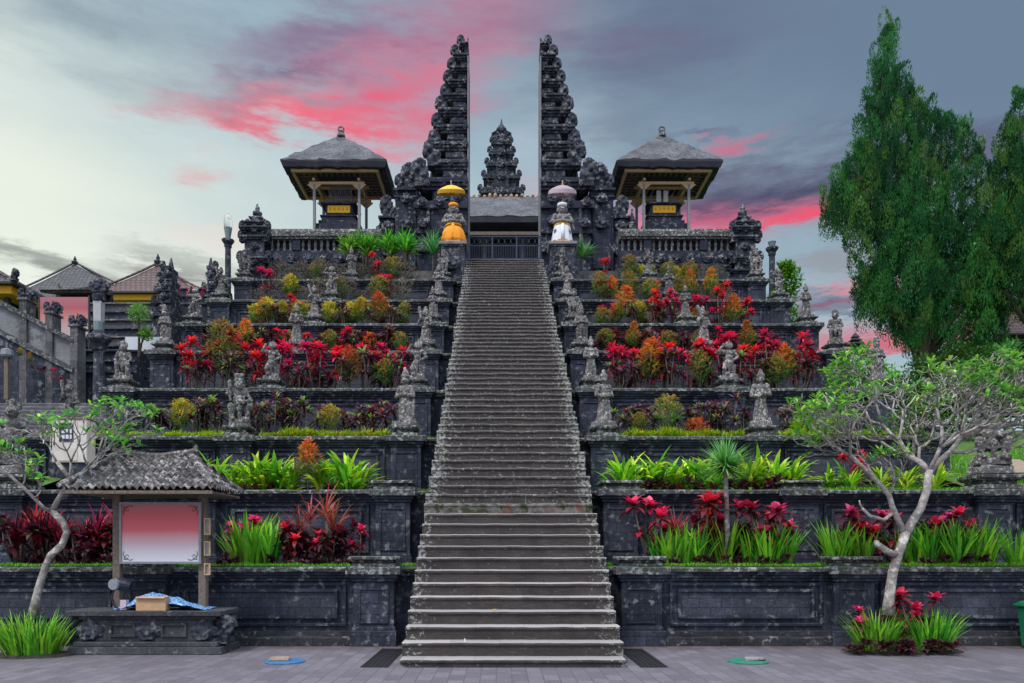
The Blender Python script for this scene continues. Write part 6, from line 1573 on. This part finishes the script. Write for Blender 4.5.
sk = [([W3(33, 615, D), W3(36, 600, D), W3(40, 584, D), W3(46, 566, D), W3(50, 556, D), W3(62, 545, D), W3(67, 532, D), W3(63, 522, D), W3(52, 511, D)], [.085, .068, .06, .056, .055, .058, .056, .055, .052]),
      ([W3(52, 511, D), W3(58, 500, D), W3(66, 487, D), W3(69, 478, D)], [.048, .042, .036, .03]),
      ([W3(52, 511, D), W3(44, 508, D-.1), W3(34, 498, D-.15), W3(22, 486, D-.2), W3(8, 474, D-.2), W3(-6, 463, D-.2)], [.036, .03, .027, .025, .024, .022]),
      ([W3(69, 478, D), W3(62, 468, D), W3(57, 462, D)], [.03, .04, .03]),
      ([W3(66, 487, D), W3(76, 478, D+.1), W3(88, 466, D+.2), W3(98, 455, D+.25)], [.026, .022, .02, .018])]
base = (px(33, D), D, 0); cen_ = (px(70, D)-base[0], 0)
tips = [(W3(57, 462, D), (-.4, 0, .9), .02, 4), (W3(69, 478, D), (.2, -.3, .9), .022, 5), (W3(98, 455, D+.25), (.6, 0, .5), .018, 5), (W3(98, 455, D+.25), (.1, .4, .8), .018, 5), (W3(88, 466, D+.2), (-.1, -.3, .9), .018, 4),
        (W3(-6, 463, D-.2), (-.3, 0, .8), .02, 4), (W3(22, 486, D-.2), (.1, .1, .9), .016, 4), (W3(34, 498, D-.15), (.5, -.2, .3), .014, 3), (W3(76, 478, D+.1), (.8, -.2, .45), .018, 5)]
frangipani('frangipani_tree', 'crooked frangipani with bare pale branches beside the notice board, left foreground', base, sk, tips, 4, 9, 0, .42, cen_, .29, pz(385, D), pz(470, D), (px(-40, D)-base[0], px(142, D)-base[0]))

# ------------------------------------------------------------------ conifers
def conifer(lab, x0, D, zb, plumes, seed, trunkx, dens=1.0):
    r = random.Random(seed); k = D/F; bx = px(trunkx, D); T = thing('conifer_tree', lab, 'tree', (bx, D, zb), 'tall conifers on the right')
    tr = MB(); lf = MB(); br = MB()
    top = max(pz(p[1], D) for p in plumes)-zb
    tr.tube([(0, 0, -.5), (.1, 0, 2), (-.1, .1, 5), (-.3, 0, top*.55)], [.38, .32, .24, .1], 9)
    for (cx, yt, yb, rp) in plumes:
        X = px(cx, D)-bx; z1 = pz(yt, D)-zb; z0 = pz(yb, D)-zb; Rr = rp*k; Yc = r.uniform(-.5, .5)*Rr
        br.tube([(X*.15, 0, max(1.0, z0-1.5)), (X*.6, Yc*.5, z0+.3), (X, Yc, z0+(z1-z0)*.5), (X, Yc, z1-.5)], [.14, .10, .06, .02], 6)
        n = int(dens*(z1-z0)*Rr*2.2)+7
        puffs = [(1.0, 0, 0, .22), (.93, .1, .05, .28)]
        for i in range(n):
            t = (i+r.random())/n; prof = min(1, (1-t)**.60*1.1)*min(1, t*5+.35); a = i*2.4+r.uniform(-.5, .5)
            rr = Rr*prof*r.uniform(.5, .98); puffs.append((t, math.cos(a)*rr, math.sin(a)*rr, r.uniform(.36, .70)*(.55+.6*min(1, prof))))
        for (t, ox, oy, pr) in puffs:
            P0 = Vector((X+ox, Yc+oy, z0+(z1-z0)*t-(.45 if t == 1 else 0))); az0 = math.atan2(oy, ox); lean = .35 if ox or oy else 0
            ax = Vector((math.cos(az0)*lean, math.sin(az0)*lean, 1)).normalized(); hgt = pr*r.uniform(2.2, 3.6)
            tone = r.choice([(.028, .14, .04), (.040, .18, .045), (.062, .21, .045), (.016, .085, .03), (.10, .21, .045), (.022, .11, .034)])
            sub = [(r.uniform(0, 6.28), r.uniform(.2, 1.0)) for _ in range(7)]
            for j in range(int(420*pr/.55)):
                sa, st_ = sub[j % 7]; u = r.random()**.8; rad = pr*math.sqrt(max(0, 1-(u*1.0)**1.7))*(.55+.45*r.random()**.4)
                th = sa+r.gauss(0, .42); p = P0+ax*(u*hgt-.3*hgt)*(.75+.35*st_)+Vector((math.cos(th)*rad, math.sin(th)*rad, r.gauss(0, .04)))
                lf.leaf(p, th+r.uniform(-.8, .8), r.uniform(.45, 1.4), r.uniform(.10, .19), r.uniform(.035, .06), r.uniform(-.6, .3), vc(tone, .25), 2, (.6, 1, .05), r.uniform(-.8, .8))
    tr.build('trunk', 'conbark', T, True); br.build('branches', 'conbark', T, True); lf.build('crown', 'leaf', T)
conifer('tall dark green conifer with a leaning pointed top, the left of the two', 905, 38, 9.0,
        [(885, 30, 120, 12), (878, 66, 180, 15), (893, 78, 230, 17), (868, 100, 240, 17), (882, 92, 250, 22), (907, 84, 290, 21), (920, 98, 290, 18), (932, 108, 310, 22), (948, 112, 310, 18), (962, 122, 300, 18), (975, 150, 300, 15), (846, 168, 235, 14), (856, 150, 255, 17), (870, 160, 285, 22), (838, 195, 232, 10), (900, 190, 335, 36), (925, 200, 338, 34), (950, 215, 335, 32), (978, 235, 320, 22), (995, 262, 322, 17), (882, 262, 325, 22), (868, 280, 315, 12), (960, 296, 352, 34), (930, 300, 356, 26), (985, 300, 345, 20), (905, 300, 350, 14)], 3, 922)
conifer('dark green conifer cut off by the right edge, the right of the two', 1020, 36, 8.5,
        [(1017, 96, 240, 16), (1004, 130, 270, 15), (994, 165, 285, 13), (1030, 118, 300, 24), (1050, 130, 310, 30), (1005, 200, 305, 24), (1025, 240, 315, 34), (1012, 150, 290, 20), (990, 230, 300, 14), (984, 262, 300, 10)], 4, 1040)

# anything on top of thin wisps: done
